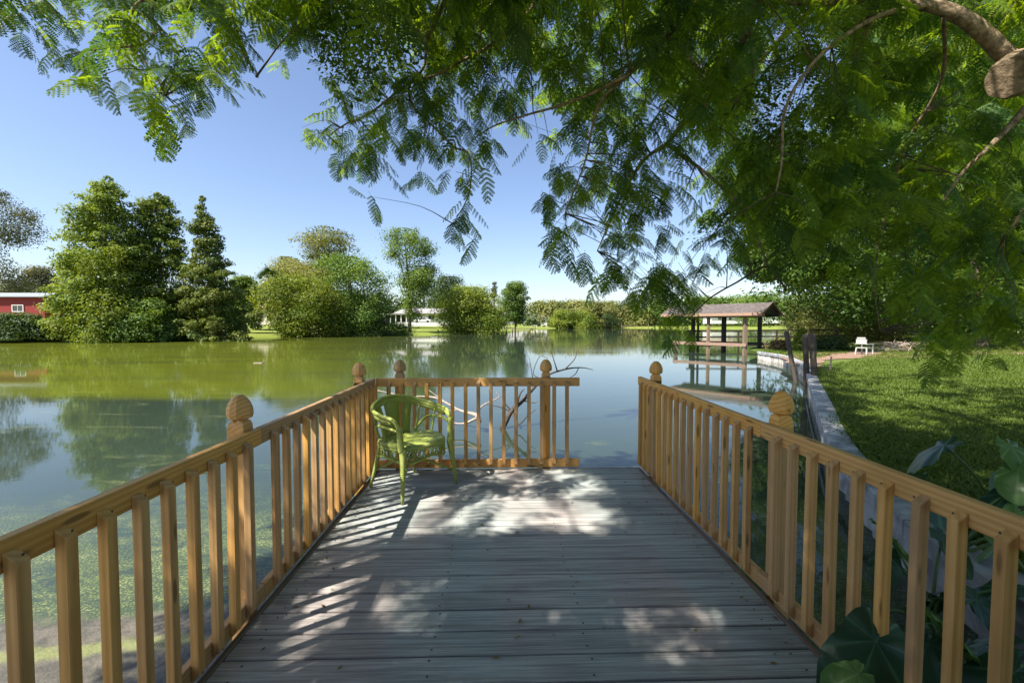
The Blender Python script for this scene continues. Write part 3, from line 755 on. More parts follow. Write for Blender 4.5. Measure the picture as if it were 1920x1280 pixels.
tree('pine_tree', 'low olive crown left of the pine, against the sky', 98, [(478, 520, 540), (490, 512, 585), (510, 500, 600), (540, 500, 610)], M['oliveleaf'], n=5000, leaf=.4, seed=14, trunk=490, ncl=60, clump=.15, flat=.5)
tree('broadleaf_tree', 'tall narrow light green tree standing alone before the white house', 100, [(426, 730, 780), (440, 716, 795), (460, 722, 812), (480, 718, 824), (500, 732, 832), (520, 732, 826), (545, 742, 810), (575, 748, 802), (594, 755, 798)], M['green'], n=8500, leaf=.38, seed=15, trunk=445, trunk_r=.32, base=768, ncl=95, clump=.14, limbs=9, tint0=.3)
tree('shrub', 'dark bush at the water right below the rounded tree', 88, [(592, 690, 730), (605, 660, 740), (634, 650, 742)], M['dark'], 'shrub', n=3500, leaf=.3, seed=16, ncl=60, clump=.12)
tree('broadleaf_tree', 'grey-green round-topped tree far behind the house', 150, [(515, 835, 860), (527, 805, 868), (545, 795, 868), (590, 790, 870)], M['dark'], n=5500, leaf=.5, seed=17, trunk=540, ncl=60, clump=.15)
tree('shrub', 'big yellow-green dome bush on the grassy point', 108, [(536, 855, 905), (548, 834, 926), (570, 820, 946), (600, 818, 952), (627, 822, 958)], M['lime'], 'shrub', group='bushes overhanging the pond', n=12000, leaf=.42, seed=18, ncl=150, clump=.11)
tree('broadleaf_tree', 'compact dark green tree right behind the dome bush', 125, [(528, 955, 975), (536, 940, 988), (555, 935, 993), (580, 938, 992), (602, 942, 985)], M['green'], n=6000, leaf=.45, seed=19, trunk=550, base=966, ncl=70, clump=.16)
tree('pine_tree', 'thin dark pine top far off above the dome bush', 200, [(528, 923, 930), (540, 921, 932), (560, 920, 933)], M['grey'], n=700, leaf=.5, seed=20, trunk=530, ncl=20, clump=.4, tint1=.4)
tree('shrub', 'small trimmed green bush on the lawn slope at the water', 92, [(605, 720, 760), (612, 715, 772), (628, 712, 778)], M['green'], 'shrub', n=1500, leaf=.25, seed=21, ncl=30, clump=.15)
# palm with dry skirt
def palm(label, D, px, ytop, ybase, hpx, n=26, group=None, dry=True, seed=0, gzv=None):
    rnd = random.Random(seed); top = P(px, ytop, D); s = hpx/F*D; bz = P(px, ybase, D).z if gzv is None else gzv
    org_ = Vector((top.x, D, bz)); root = empty('palm_tree', org_, label, 'palm', group)
    m_ = MB(org_); pts = [Vector((top.x, D, bz-.2)).lerp(top, t) for t in np.linspace(0, 1, 12)]
    m_.tube(pts, [s*.13*(1.15 if i % 2 else .9) for i in range(12)], 9, True, .3); m_.build('trunk', M['palm_bark'], root)
    proto = {}
    for kind in ('green', 'dry'):
        vs = []; fs = []
        for k in range(13):
            a = rad(-75+150*k/12); tip = Vector((math.sin(a)*.42, .35+math.cos(a)*.62, -.16-.12*abs(math.sin(a))))
            b = Vector((0, .35, 0)); sd_ = Vector((math.cos(a), -math.sin(a), 0))*.035; md = b.lerp(tip, .5)+Vector((0, 0, .05))
            o = len(vs); vs += [b, md+sd_, tip, md-sd_]; fs += [(o, o+1, o+2, o+3)]
        o = len(vs); vs += [Vector((-.012, 0, 0)), Vector((.012, 0, 0)), Vector((.012, .36, 0)), Vector((-.012, .36, 0))]; fs += [(o, o+1, o+2, o+3)]
        me = bpy.data.meshes.new('palm_frond'); me.from_pydata([tuple(v) for v in vs], [], fs); me.update(); me.materials.append(M['dark'] if kind == 'green' else M['dry']); proto[kind] = me
    for k in range(n):
        az_ = k*2.4+rnd.random(); el_ = rad(rnd.uniform(-20, 75)); kind = 'green'
        if dry and k % 3 == 0: el_ = rad(rnd.uniform(-80, -45)); kind = 'dry'
        o = meshobj('frond', proto[kind], None, root, top-org_); o.rotation_euler = Euler((el_, 0, az_), 'XYZ'); o.scale = (s,)*3
    return root
palm('cabbage palm with a skirt of dry orange-brown fronds in the middle group', 88, 503, 522, 600, 26, 34, seed=3)

# ------------------------------------------------------------------ far bank
tree('distant_wood', 'low tree row across the far end of the pond', 300, [(566, 1000, 1010), (572, 990, 1100), (580, 985, 1200), (600, 985, 1300), (612, 990, 1300)], M['oliveleaf'], 'tree', n=22000, leaf=1.7, seed=22, ncl=320, clump=.045, depth=.2)
tree('broadleaf_tree', 'pale willow-like tree on the far bank left of the hanging foliage', 275, [(566, 1120, 1135), (575, 1095, 1150), (590, 1085, 1160), (612, 1090, 1160)], M['oliveleaf'], n=6000, leaf=1.0, seed=23, ncl=45, clump=.15)
tree('shrub', 'bright green reeds bush at the far end of the pond', 262, [(582, 1040, 1100), (595, 1030, 1120), (613, 1032, 1125)], M['lime'], 'shrub', n=7000, leaf=.9, seed=24, ncl=70, clump=.1)
tree('shrub', 'grey-green small shrub near the far waterline', 255, [(588, 1130, 1150), (600, 1125, 1165), (610, 1128, 1160)], M['dark'], 'shrub', n=1200, leaf=.6, seed=25, ncl=25, clump=.2)
tree('distant_wood', 'distant wood above the boathouse roof', 290, [(556, 1310, 1330), (560, 1290, 1380), (566, 1260, 1460), (580, 1200, 1640), (600, 1200, 1640)], M['green'], 'tree', n=14000, leaf=1.7, seed=26, ncl=220, clump=.045, depth=.2)
tree('broadleaf_tree', 'dark rounded tree top seen over the right half of the boathouse roof', 240, [(553, 1405, 1450), (560, 1385, 1480), (580, 1380, 1500), (600, 1380, 1500)], M['green'], n=3500, leaf=.8, seed=27, ncl=60, clump=.13)
tree('broadleaf_tree', 'far tree of the right shore just left of the hedge', 180, [(552, 1480, 1520), (565, 1465, 1560), (590, 1460, 1570), (605, 1460, 1570)], M['oliveleaf'], n=4000, leaf=.6, seed=28, ncl=60, clump=.13)
tree('distant_wood', 'tree belt behind the left and middle groups', 190, [(540, 20, 40), (555, -100, 480), (575, -200, 900), (606, -200, 1000)], M['dark'], 'tree', n=24000, leaf=1.5, seed=29, ncl=300, clump=.018, depth=.05)

# ------------------------------------------------------------------ houses
def house(label, D, x0, x1, yroof, yeave, ybase, wall, roof, wins, depth=6.0, over=.4, chimney=None, name='house', lean=0.0):
    a = P(x0, ybase, D); b = P(x1, ybase, D); xm_ = (x0+x1)/2; ze = P(xm_, yeave, D).z; zr = P(xm_, yroof, D).z; zb = P(xm_, ybase, D).z
    org_ = Vector(((a.x+b.x)/2, D, zb)); root = empty(name, org_, label, 'house')
    m_ = MB(org_); m_.box(((a.x+b.x)/2, D+depth/2, (zb-.8+ze)/2), (b.x-a.x, depth, ze-zb+.8)); m_.build('wall', wall, root)
    m_ = MB(org_); xa, xb = a.x-over, b.x+over; y0, y1, ym = D-over, D+depth+over, D+depth/2; t = .14
    l = lean
    vs = [(xa, y0, ze), (xb, y0, ze+l), (xb, y1, ze+l), (xa, y1, ze), (xa+over*2, ym, zr), (xb-over*2, ym, zr+l),
          (xa, y0, ze+t), (xb, y0, ze+t+l), (xb, y1, ze+t+l), (xa, y1, ze+t), (xa+over*2, ym, zr+t), (xb-over*2, ym, zr+t+l)]
    m_.add(vs, [(0, 3, 2, 1), (6, 7, 11, 10), (8, 9, 10, 11), (0, 1, 7, 6), (2, 3, 9, 8), (6, 10, 9), (7, 8, 11), (0, 6, 9, 3), (1, 2, 8, 7)]); m_.build('roof', roof, root)
    for (wx0, wx1, wy0, wy1) in wins:
        p0 = P(wx0, wy1, D); p1 = P(wx1, wy0, D); cx, cz = (p0.x+p1.x)/2, (p0.z+p1.z)/2; ww, hh = p1.x-p0.x, p1.z-p0.z; fr = max(.08, min(ww, hh)*.1)
        m_ = MB(org_)
        for (c, dd) in (((cx, D-.03, cz+hh/2), (ww+fr, .12, fr)), ((cx, D-.03, cz-hh/2), (ww+fr, .12, fr)), ((cx-ww/2, D-.03, cz), (fr, .12, hh-fr)), ((cx+ww/2, D-.03, cz), (fr, .12, hh-fr)), ((cx, D-.03, cz), (fr*.5, .09, hh-fr))): m_.box(c, dd)
        f_ = m_.build('window', M['white_wall'], root)
        m_ = MB(org_); m_.box((cx, D-.01, cz), (ww, .05, hh)); m_.build('pane', M['glass_dark'], f_)
    return root
house('red painted house with pale metal roof at the left edge', 64, -90, 84, 547, 557, 592, M['red_wall'], M['metal_roof'], [(24, 44, 572, 584)], 8, .5, lean=-.0)
house('cream house with tan roof peeking out between the cypress and the lime bush', 96, 455, 530, 572, 582, 602, M['cream_wall'], M['tan_roof'], [(470, 478, 588, 596), (484, 492, 588, 596)], 8, .6)
house('low white house with grey roof behind the tall narrow tree', 128, 745, 848, 578, 588, 606, M['white_wall'], M['grey_roof'], [(750, 757, 592, 601), (803, 815, 591, 599), (822, 832, 591, 599)], 9, 1.0)
# screened porch: posts and roof left of the white house
m0 = P(735, 603, 124); root = empty('porch', m0, 'open white-posted porch left of the low white house', 'porch')
m_ = MB(m0)
for px in (722, 732, 742, 752, 762): a, b = P(px, 604, 122), P(px, 590, 122); m_ = MB(m0); m_.beam(a-Vector((0, 0, .5)), b, .22, .22); m_.build('post', M['white_wall'], root)
m_ = MB(m0); a, b = P(718, 589, 124), P(768, 588, 124); m_.box(((a.x+b.x)/2, 124, a.z), (b.x-a.x, 5, .3)); m_.build('roof', M['grey_roof'], root)
m_ = MB(m0); a, b = P(722, 604, 126), P(764, 590, 126); m_.box(((a.x+b.x)/2, 126, (a.z+b.z)/2), (b.x-a.x, .2, b.z-a.z)); m_.build('screen', M['glass_dark'], root)
house('small pale grey house beyond the far landing', 290, 1000, 1028, 590, 597, 608, M['white_wall'], M['grey_roof'], [(1005, 1010, 600, 604), (1016, 1022, 600, 604)], 8, 1.2)
house('long white house on the far bank, seen under the boathouse roof', 250, 1333, 1402, 586, 592, 604, M['white_wall'], M['tan_roof'], [(1346, 1352, 595, 600), (1356, 1362, 595, 600), (1366, 1372, 595, 600), (1388, 1393, 595, 600)], 10, 1.2)
house('white house right of the boathouse gable on the far bank', 235, 1437, 1478, 583, 590, 603, M['white_wall'], M['tan_roof'], [(1447, 1453, 593, 599), (1460, 1467, 593, 599)], 9, 1.0)
# parked car before the white house
def car(label, D, px, py, Lm=4.4):
    o0 = P(px, py, D); root = empty('parked_car', o0, label, 'car'); x, y, z = o0
    m_ = MB(o0)
    prof = [(-2.2, .35), (-2.2, .75), (-1.9, .85), (-1.2, .9), (-.8, 1.38), (.7, 1.40), (1.35, .98), (2.15, .85), (2.2, .4)]
    vs = [(x+a*Lm/4.4, y-.85, z+b) for a, b in prof]+[(x+a*Lm/4.4, y+.85, z+b) for a, b in prof]; n = len(prof)
    m_.add(vs, [tuple(range(n))[::-1], tuple(range(n, 2*n))]+[(i, (i+1) % n, n+(i+1) % n, n+i) for i in range(n)]); m_.build('body', M['car_paint'], root)
    m_ = MB(o0); m_.add([(x-1.05, y-.87, z+.92), (x+1.2, y-.87, z+.98), (x+.65, y-.86, z+1.33), (x-.75, y-.86, z+1.32)], [(0, 1, 2, 3)]); m_.build('side_window', M['glass_dark'], root)
    for a in (-1.4, 1.4):
        m_ = MB(o0); m_.tube([(x+a, y-.9, z+.33), (x+a, y-.68, z+.33)], .33, 14); m_.build('wheel', M['rubber'], root)
car('white car parked on the grass before the low white house', 116, 793, 605)

# small landing stages
def landing(label, D, x0, x1, ytop, nposts, mat, name='landing_stage', z=None):
    a, b = P(x0, ytop, D), P(x1, ytop, D); root = empty(name, a.lerp(b, .5), label, 'dock')
    org_ = a.lerp(b, .5)
    m_ = MB(org_); m_.box(org_-Vector((0, 0, .08)), ((b-a).length, 1.6, .16)); m_.build('platform', mat, root)
    for i in range(nposts):
        q = a.lerp(b, i/(nposts-1)); m_ = MB(org_); m_.tube([Vector((q.x, q.y-.85, WZ-.6)), Vector((q.x, q.y-.85, q.z+(.9 if i in (0, nposts-1) else -.02)))], .13, 8); m_.build('post', mat, root)
landing('low brown timber landing at the end of the grassy point', 116, 950, 1003, 615, 6, M['dock_wood'])
landing('short white landing at the far end of the pond', 262, 996, 1024, 609, 4, M['white_wall'])
landing('low pale landing on the far shore behind the hanging leaves', 230, 1165, 1215, 611, 5, M['dock_wood'])

# ------------------------------------------------------------------ boathouse
A0 = Vector((14.6, 36.0, 0)); B0 = Vector((18.0, 31.7, 0)); U = (B0-A0).normalized(); V = Vector((-U.y, U.x, 0)); LU = (B0-A0).length
if V.y < 0: V = -V
bo = Vector(((A0+B0)/2+V*1.3)); bo.z = WZ
bh = empty('boathouse', bo, 'open wooden boathouse with brown shingle gable roof standing in the water', 'boathouse')
def bp_(u, v, z): q = A0+U*u+V*v; return Vector((q.x, q.y, z))
eave, ridge = 2.30, 3.12
for (u, v, top, wd_, mt) in ((0, 0, .18, .26, 'dock_wood'), (LU/2, 0, eave, .20, 'dock_wood'), (LU, 0, eave, .24, 'dock_wood'), (0.1, 2.65, eave, .26, 'pile_wood'), (.55, 2.65, eave, .14, 'pile_wood'), (LU/2, 2.65, eave, .28, 'pile_wood'), (LU, 2.65, eave, .22, 'pile_wood')):
    m_ = MB(bo); m_.beam(bp_(u, v, WZ-.8), bp_(u, v, top), wd_, wd_); m_.build('post', M[mt], bh)
for a, b, wd_, ht, mt in (((-.15, -.16, .02), (LU+.15, -.16, .02), .06, .24, 'dock_red'), ((0, 2.8, .02), (LU+.2, 2.8, .02), .06, .22, 'pile_wood'), ((-.1, 0, eave-.1), (LU+1.3, 0, eave-.1), .12, .2, 'dock_red'), ((-.1, 2.65, eave-.1), (LU+1.3, 2.65, eave-.1), .12, .2, 'pile_wood'), ((LU, -.1, eave-.16), (LU, 2.75, eave-.16), .1, .16, 'dock_wood'), ((0, -.1, eave-.16), (0, 2.75, eave-.16), .1, .16, 'dock_wood'), ((LU/2, -.1, eave-.16), (LU/2, 2.75, eave-.16), .1, .16, 'dock_wood')):
    m_ = MB(bo); m_.beam(bp_(*a), bp_(*b), wd_, ht); m_.build('beam', M[mt], bh)
# roof: two slopes with courses of shingles, gable boards, fascia
u0, u1, v0, v1 = -1.0, LU+1.35, -.55, 3.2; vm = (v0+v1)/2
for side in (0, 1):
    m_ = MB(bo); nc = 9
    for k in range(nc):
        t0, t1 = k/nc, (k+1)/nc; va, vb = (v0+(vm-v0)*t0, v0+(vm-v0)*t1) if side == 0 else (v1+(vm-v1)*t0, v1+(vm-v1)*t1)
        za, zb_ = eave+(ridge-eave)*t0, eave+(ridge-eave)*t1
        q = [bp_(u0, va, za+.045), bp_(u1, va, za+.045), bp_(u1, vb, zb_+.02), bp_(u0, vb, zb_+.02)]
        r_ = [bp_(u0, va, za), bp_(u1, va, za), bp_(u1, vb, zb_-.01), bp_(u0, vb, zb_-.01)]
        m_.add(q+r_, [(0, 1, 2, 3), (4, 7, 6, 5), (0, 4, 5, 1), (1, 5, 6, 2), (3, 7, 4, 0)])
    o = m_.build('roof_slope', M['shingle'], bh)
m_ = MB(bo)
for side, vv in ((0, v0-.03), (1, v1+.03)): m_.beam(bp_(u0, vv, eave-.04), bp_(u1, vv, eave-.04), .04, .2)
m_.build('fascia', M['dock_red'], bh)
for uu in (u1-.25, u0+.25):
    m_ = MB(bo); m_.add([bp_(uu, v0+.05, eave-.02), bp_(uu, v1-.05, eave-.02), bp_(uu, vm, ridge-.04), bp_(uu+.05, v0+.05, eave-.02), bp_(uu+.05, v1-.05, eave-.02), bp_(uu+.05, vm, ridge-.04)], [(0, 1, 2), (3, 5, 4), (0, 3, 4, 1), (1, 4, 5, 2), (2, 5, 3, 0)])
    m_.build('gable', M['pile_wood'], bh)
for uu in (u1+.02, u0-.02):
    for va in (v0, v1):
        m_ = MB(bo); m_.beam(bp_(uu, va, eave-.02), bp_(uu, vm, ridge+.02), .05, .16); m_.build('barge_board', M['dock_wood'], bh)

# walkway behind it
wk0 = Vector((23, 39, WZ)); wy = empty('walkway', wk0, 'low timber walkway with dark handrails behind the boathouse', 'walkway')
xa, xb = 16.8, 30.5
for i, x in enumerate(np.arange(xa, xb, .28)):
    m_ = MB(wk0); m_.box((x, 39.4, WZ+.52), (.26, 1.3, .04)); m_.build('plank', M['pile_wood'], wy)
for z, nm in ((.93, 'handrail'), (.38, 'mid_rail')):
    m_ = MB(wk0); m_.beam((xa-.1, 38.75, z), (xb+.6, 38.75, z+.12), .09, .14); m_.build(nm, M['pile_wood'], wy)
for x in (17.0, 21.4, 24.9, 28.0, 30.4):
    m_ = MB(wk0); m_.beam((x, 38.74, WZ-.6), (x, 38.74, .95), .13, .13); m_.build('post', M['pile_wood'], wy)
m_ = MB(wk0); m_.beam((xa, 38.8, WZ+.42), (xb, 38.8, WZ+.42), .08, .16); m_.build('joist', M['pile_wood'], wy)

# ------------------------------------------------------------------ pilings beside the seawall
for lab, top, bot, r in (('slanting thin dark piling leaning left of the upright pair', P(1474, 622, 17.6), P(1493, 722, 17.0), .085),
                         ('left upright piling of the dark pair next to the seawall', P(1510, 626, 15.6), P(1513, 732, 15.4), .095),
                         ('right, thicker upright piling of the pair next to the seawall', P(1523, 625, 15.1), P(1528, 738, 14.9), .105)):
    d = (bot-top).normalized(); b2 = bot+d*.9; m_ = MB(bot); pts = [top.lerp(b2, t) for t in np.linspace(0, 1, 8)]
    m_.tube(pts, [r*(1+.06*math.sin(i*2.1)) for i in range(8)], 10, True, .25); o = m_.build('mooring_pile', M['pile_wood']); o.location = bot
    tag(o, lab, 'piling', 'old timber pilings by the seawall')

# ------------------------------------------------------------------ dead branches in the water
def dead_branch(label, mat, org_, paths):
    m_ = MB(org_)
    for pp, rr in paths:
        pts = spline([P(*q) for q in pp], 4); m_.tube(pts, lerpr(rr, len(pts)), 6, True, .3)
    o = m_.build('fallen_branch', mat); o.location = org_; tag(o, label, 'branch'); return o
D0 = 9.6
dead_branch('dark bare branch fallen in the water behind the far railing, twigs above the rail', M['deadwood'], P(955, 800, 9.6),
    [([(940, 806, 9.5), (958, 772, 9.6), (980, 750, 9.7), (1000, 728, 9.8), (1022, 705, 9.9), (1060, 692, 10), (1090, 689, 10.1), (1112, 693, 10.2)], [.065, .06, .045, .035, .028, .02, .014, .006]),
     ([(1045, 697, 9.95), (1040, 680, 9.9), (1032, 655, 9.9)], [.018, .012, .005]), ([(1060, 692, 10), (1078, 672, 10), (1082, 655, 10)], [.016, .01, .004]),
     ([(1085, 689, 10.1), (1078, 702, 10.1), (1060, 712, 10.1)], [.012, .01, .004]), ([(1000, 728, 9.8), (998, 704, 9.8), (992, 668, 9.8)], [.016, .010, .004]),
     ([(1015, 710, 9.85), (1000, 700, 9.9), (1012, 668, 9.9), (1028, 672, 9.9)], [.012, .010, .007, .004]), ([(980, 750, 9.7), (1002, 755, 9.6), (1008, 752, 9.6)], [.02, .012, .004]),
     ([(960, 772, 9.6), (972, 795, 9.4), (990, 778, 9.4), (1006, 767, 9.4)], [.03, .02, .012, .005]), ([(960, 772, 9.6), (935, 762, 9.6), (908, 758, 9.6)], [.02, .012, .005]),
     ([(968, 760, 9.6), (975, 738, 9.6), (984, 728, 9.7)], [.03, .02, .006]), ([(940, 742, 9.6), (950, 760, 9.6), (962, 772, 9.6)], [.006, .015, .03])])
dead_branch('pale bleached branch lying in the water behind the chair and balusters', M['driftwood'], P(890, 790, 9.2),
    [([(700, 730, 10.5), (760, 742, 10.2), (815, 745, 9.9), (860, 768, 9.6), (893, 778, 9.3), (899, 790, 9.1)], [.010, .014, .022, .028, .045, .05]),
     ([(800, 728, 10), (830, 750, 9.9), (860, 768, 9.6)], [.008, .015, .02]), ([(838, 790, 9.3), (868, 794, 9.2), (894, 784, 9.2)], [.008, .02, .035]),
     ([(893, 778, 9.3), (905, 760, 9.4), (935, 745, 9.5), (930, 735, 9.5)], [.03, .02, .012, .005]), ([(830, 770, 9.6), (860, 768, 9.6)], [.006, .02])])
o = MB(P(485, 680, 26)); o.box(P(485, 680, 26)+Vector((0, 0, -.02)), (.5, .25, .06)); ob = o.build('floating_log', M['driftwood']); ob.location = P(485, 680, 26); ob.location.z = WZ+.03
tag(ob, 'small pale piece of driftwood floating on the green water', 'driftwood')

# ------------------------------------------------------------------ right bank vegetation
def rtree(*a, **k): return tree(*a, **k)
rtree('oak_tree', 'big dark shade tree behind the lawn, filling the right of the view', 34, [(-150, 1560, 2100), (100, 1500, 2250), (250, 1470, 2250), (380, 1440, 2200), (480, 1470, 2150), (560, 1500, 2150), (600, 1560, 2100)], M['broad'], n=60000, leaf=.34, seed=40, trunk=None, trunk_r=.4, base=1760, ncl=420, clump=.055, limbs=10)
rtree('oak_tree', 'sunlit oak bough mass hanging over the water right of the boathouse', 27, [(380, 1430, 1540), (430, 1390, 1580), (470, 1385, 1600), (500, 1400, 1610), (528, 1440, 1590)], M['broad'], n=16000, leaf=.20, seed=41, ncl=150, clump=.09, base=1600, tint0=.3)
rtree('shrub', 'tan and olive shrub thicket on the bank left of the garden chairs', 45, [(545, 1560, 1620), (570, 1500, 1680), (600, 1480, 1700), (640, 1470, 1690)], M['oliveleaf'], 'shrub', n=16000, leaf=.20, seed=42, ncl=170, clump=.07)
rtree('shrub', 'orange-green grassy bush on top of the seawall corner', 31, [(638, 1450, 1470), (646, 1440, 1488), (662, 1440, 1495)], M['dry'], 'shrub', n=1800, leaf=.2, seed=43, ncl=40, clump=.2, aspect=.25)
rtree('shrub', 'bright green sapling behind the leaning piling', 29, [(615, 1495, 1512), (635, 1490, 1515), (655, 1490, 1516)], M['lime'], 'shrub', n=900, leaf=.16, seed=44, ncl=24, clump=.3)
rtree('shrub', 'low dark blue-green bush behind the pair of pilings', 29, [(632, 1540, 1580), (642, 1528, 1592), (660, 1528, 1600)], M['dark'], 'shrub', n=2600, leaf=.14, seed=45, ncl=50, clump=.14)
rtree('shrub', 'sunlit hedge at the far right end of the lawn', 46, [(560, 1870, 1960), (590, 1850, 2050), (626, 1850, 2100)], M['green'], 'shrub', n=7000, leaf=.22, seed=46, ncl=110, clump=.07, tint0=.4)
rtree('shrub', 'pale green shrub behind the palm trunk', 44, [(585, 1760, 1830), (605, 1740, 1860), (630, 1740, 1860)], M['lime'], 'shrub', n=4000, leaf=.2, seed=47, ncl=70, clump=.1)
rtree('distant_wood', 'shaded wood behind the right lawn', 60, [(300, 1600, 2500), (450, 1560, 2600), (610, 1560, 2600)], M['dark'], 'tree', n=34000, leaf=.9, seed=48, ncl=320, clump=.045, depth=.12, limbs=0)
# palm trunk with old boots and its crown
D1 = 31.0; top = P(1800, 330, D1); base_ = Vector((P(1842, 600, D1).x, D1, ground_at(P(1842, 600, D1).x, D1)))
pr = empty('palm_tree', base_, 'palm with a rough brown booted trunk on the far lawn edge', 'palm')
m_ = MB(base_); pts = spline([base_-Vector((0, 0, .2)), P(1840, 560, D1), P(1815, 470, D1), top], 10); m_.tube(pts, [.42*(1.12 if i % 2 else .88) for i in range(len(pts))], 12, True, .4); m_.build('trunk', M['palm_bark'], pr)
m_ = MB(base_)
for i, p in enumerate(pts[2:-1]):
    for k in range(7):
        a = k*2*math.pi/7+i*.45; d = Vector((math.cos(a), math.sin(a), 0)); m_.beam(p+d*.38, p+d*.58+Vector((0, 0, .22)), .12, .05)
o = m_.build('old_leaf_boots', M['palm_bark'], pr); o['kind'] = 'stuff'
fm = bpy.data.meshes.new('palm_leaf'); vs = []; fs = []
for k in range(22):
    t = k/21
    for s in (-1, 1):
        b = Vector((0, t*2.4, .5*t-.75*t*t)); tip = b+Vector((s*(.75-.35*t), .25, -.25)); o_ = len(vs); vs += [b, b+Vector((0, .06, 0)), tip]; fs.append((o_, o_+1, o_+2))
fm.from_pydata([tuple(v) for v in vs], [], fs); fm.materials.append(M['green'])
for k in range(26):
    o = meshobj('frond', fm, None, pr, top-base_); o.rotation_euler = Euler((rad(random.uniform(-40, 60)), 0, k*2.4), 'XYZ')

# white garden chairs under the hanging leaves
def garden_chair(label, D, px, py, rz):
    o0 = Vector((P(px, py, D).x, D, ground_at(P(px, py, D).x, D))); root = empty('garden_chair', o0, label, 'chair', None, rz)
    for nm, c, d in (('seat', (0, 0, .42), (.55, .52, .05)), ('backrest', (0, .27, .78), (.56, .05, .28)), ('backrest_top', (0, .29, .98), (.44, .05, .10))):
        m_ = MB(); m_.box(c, d); m_.build(nm, M['white_metal'], root)
    for s in (-1, 1):
        m_ = MB(); m_.box((s*.3, 0, .64), (.07, .6, .04)); m_.build('armrest', M['white_metal'], root)
        for y in (-.25, .25):
            m_ = MB(); m_.beam((s*.27, y, .42), (s*.30, y*1.15, 0), .06, .06); m_.build('leg', M['white_metal'], root)
            if y < 0: m_ = MB(); m_.beam((s*.29, y, .42), (s*.30, y, .64), .05, .05); m_.build('arm_post', M['white_metal'], root)
garden_chair('white garden chair standing on the mulch between the pilings and the stick heap', 25.0, 1620, 674, 1.9)

# log pile / roots heap under the tree
hb = P(1690, 668, 27); hb.z = ground_at(hb.x, 27)
root = empty('brush_pile', hb, 'heap of bare sticks lying on the mulch right of the white garden chair', 'brush pile')
m_ = MB(hb); rnd = random.Random(5)
for k in range(46):
    a = rnd.random()*6.28; L = rnd.uniform(.5, 1.5); c = hb+Vector((rnd.uniform(-1.4, 1.4), rnd.uniform(-.5, .5), rnd.uniform(.05, .55))); d = Vector((math.cos(a), math.sin(a)*.6, rnd.uniform(-.2, .55)))*L/2
    m_.tube([c-d, c+d*.2+Vector((0, 0, .05)), c+d], [.03, .022, .01], 5)
o = m_.build('sticks', M['driftwood'], root); o['kind'] = 'stuff'
# small stake in the lawn edge
pk = P(1556, 716, 17.0); pk.z = ground_at(pk.x, pk.y); m_ = MB(pk); m_.beam(pk, pk+Vector((.03, 0, .55)), .05, .05); o = m_.build('stake', M['driftwood']); o.location = pk
tag(o, 'short pale wooden stake in the grass behind the seawall cap', 'stake')

# ------------------------------------------------------------------ geometry-node scatter
def scatter(name, pts, eul, scl, idx, srcs, parent=None, org_=None):
    org_ = Vector(org_ or (0, 0, 0)); n = len(pts)
    me = bpy.data.meshes.new(name); me.vertices.add(n); me.vertices.foreach_set('co', (np.array(pts)-np.array(org_)).ravel())
    for nm, typ, dat, key in (('rot', 'FLOAT_VECTOR', np.array(eul, np.float32).ravel(), 'vector'), ('scl', 'FLOAT', np.array(scl, np.float32), 'value'), ('idx', 'INT', np.array(idx, np.int32), 'value')):
        a = me.attributes.new(nm, typ, 'POINT'); a.data.foreach_set(key, dat)
    o = bpy.data.objects.new(name, me); link(o, parent)
    c = bpy.data.collections.new(name+'_src')
    for i, s in enumerate(srcs):
        so_ = bpy.data.objects.new('%s_%02d' % (name, i), s); c.objects.link(so_)
    ng = bpy.data.node_groups.new(name, 'GeometryNodeTree'); ng.interface.new_socket('Geometry', in_out='INPUT', socket_type='NodeSocketGeometry'); ng.interface.new_socket('Geometry', in_out='OUTPUT', socket_type='NodeSocketGeometry')
    gi = ng.nodes.new('NodeGroupInput'); go = ng.nodes.new('NodeGroupOutput'); ip = ng.nodes.new('GeometryNodeInstanceOnPoints')
    ci = ng.nodes.new('GeometryNodeCollectionInfo'); ci.inputs[0].default_value = c; ci.inputs['Separate Children'].default_value = True; ci.inputs['Reset Children'].default_value = True
    def attr(nm, typ):
        a = ng.nodes.new('GeometryNodeInputNamedAttribute'); a.data_type = typ; a.inputs[0].default_value = nm; return a.outputs[0]
    L = ng.links.new
    L(gi.outputs[0], ip.inputs['Points']); L(ci.outputs[0], ip.inputs['Instance']); ip.inputs['Pick Instance'].default_value = True
    L(attr('idx', 'INT'), ip.inputs['Instance Index']); L(attr('rot', 'FLOAT_VECTOR'), ip.inputs['Rotation']); L(attr('scl', 'FLOAT'), ip.inputs['Scale'])
    L(ip.outputs[0], go.inputs[0])
    md = o.modifiers.new('scatter', 'NODES'); md.node_group = ng
    return o

# ------------------------------------------------------------------ grass on the lawn
def tuft(seed, n=16, spread=.05, h=.06):
    rnd = random.Random(seed); vs = []; fs = []
    for k in range(n):
        x, y = rnd.gauss(0, spread), rnd.gauss(0, spread); a = rnd.random()*6.28; L = h*rnd.uniform(.5, 1.3); bend = rnd.uniform(.2, .9)*L; w_ = .0045
        d = Vector((math.cos(a), math.sin(a), 0)); s = Vector((-d.y, d.x, 0))*w_; b = Vector((x, y, 0)); o = len(vs)
        vs += [b-s, b+s, b+d*bend*.4+Vector((0, 0, L*.6))+s, b+d*bend*.4+Vector((0, 0, L*.6))-s, b+d*bend+Vector((0, 0, L*.8))]; fs += [(o, o+1, o+2, o+3), (o+3, o+2, o+4)]
    me = bpy.data.meshes.new('tuft'); me.from_pydata([tuple(v) for v in vs], [], fs)
    a = me.attributes.new('tint', 'FLOAT', 'POINT'); a.data.foreach_set('value', [rnd.random() for _ in vs]); me.materials.append(M['grass_blade']); return me
rg = np.random.default_rng(3); gp = []; 
lawn_pts = []
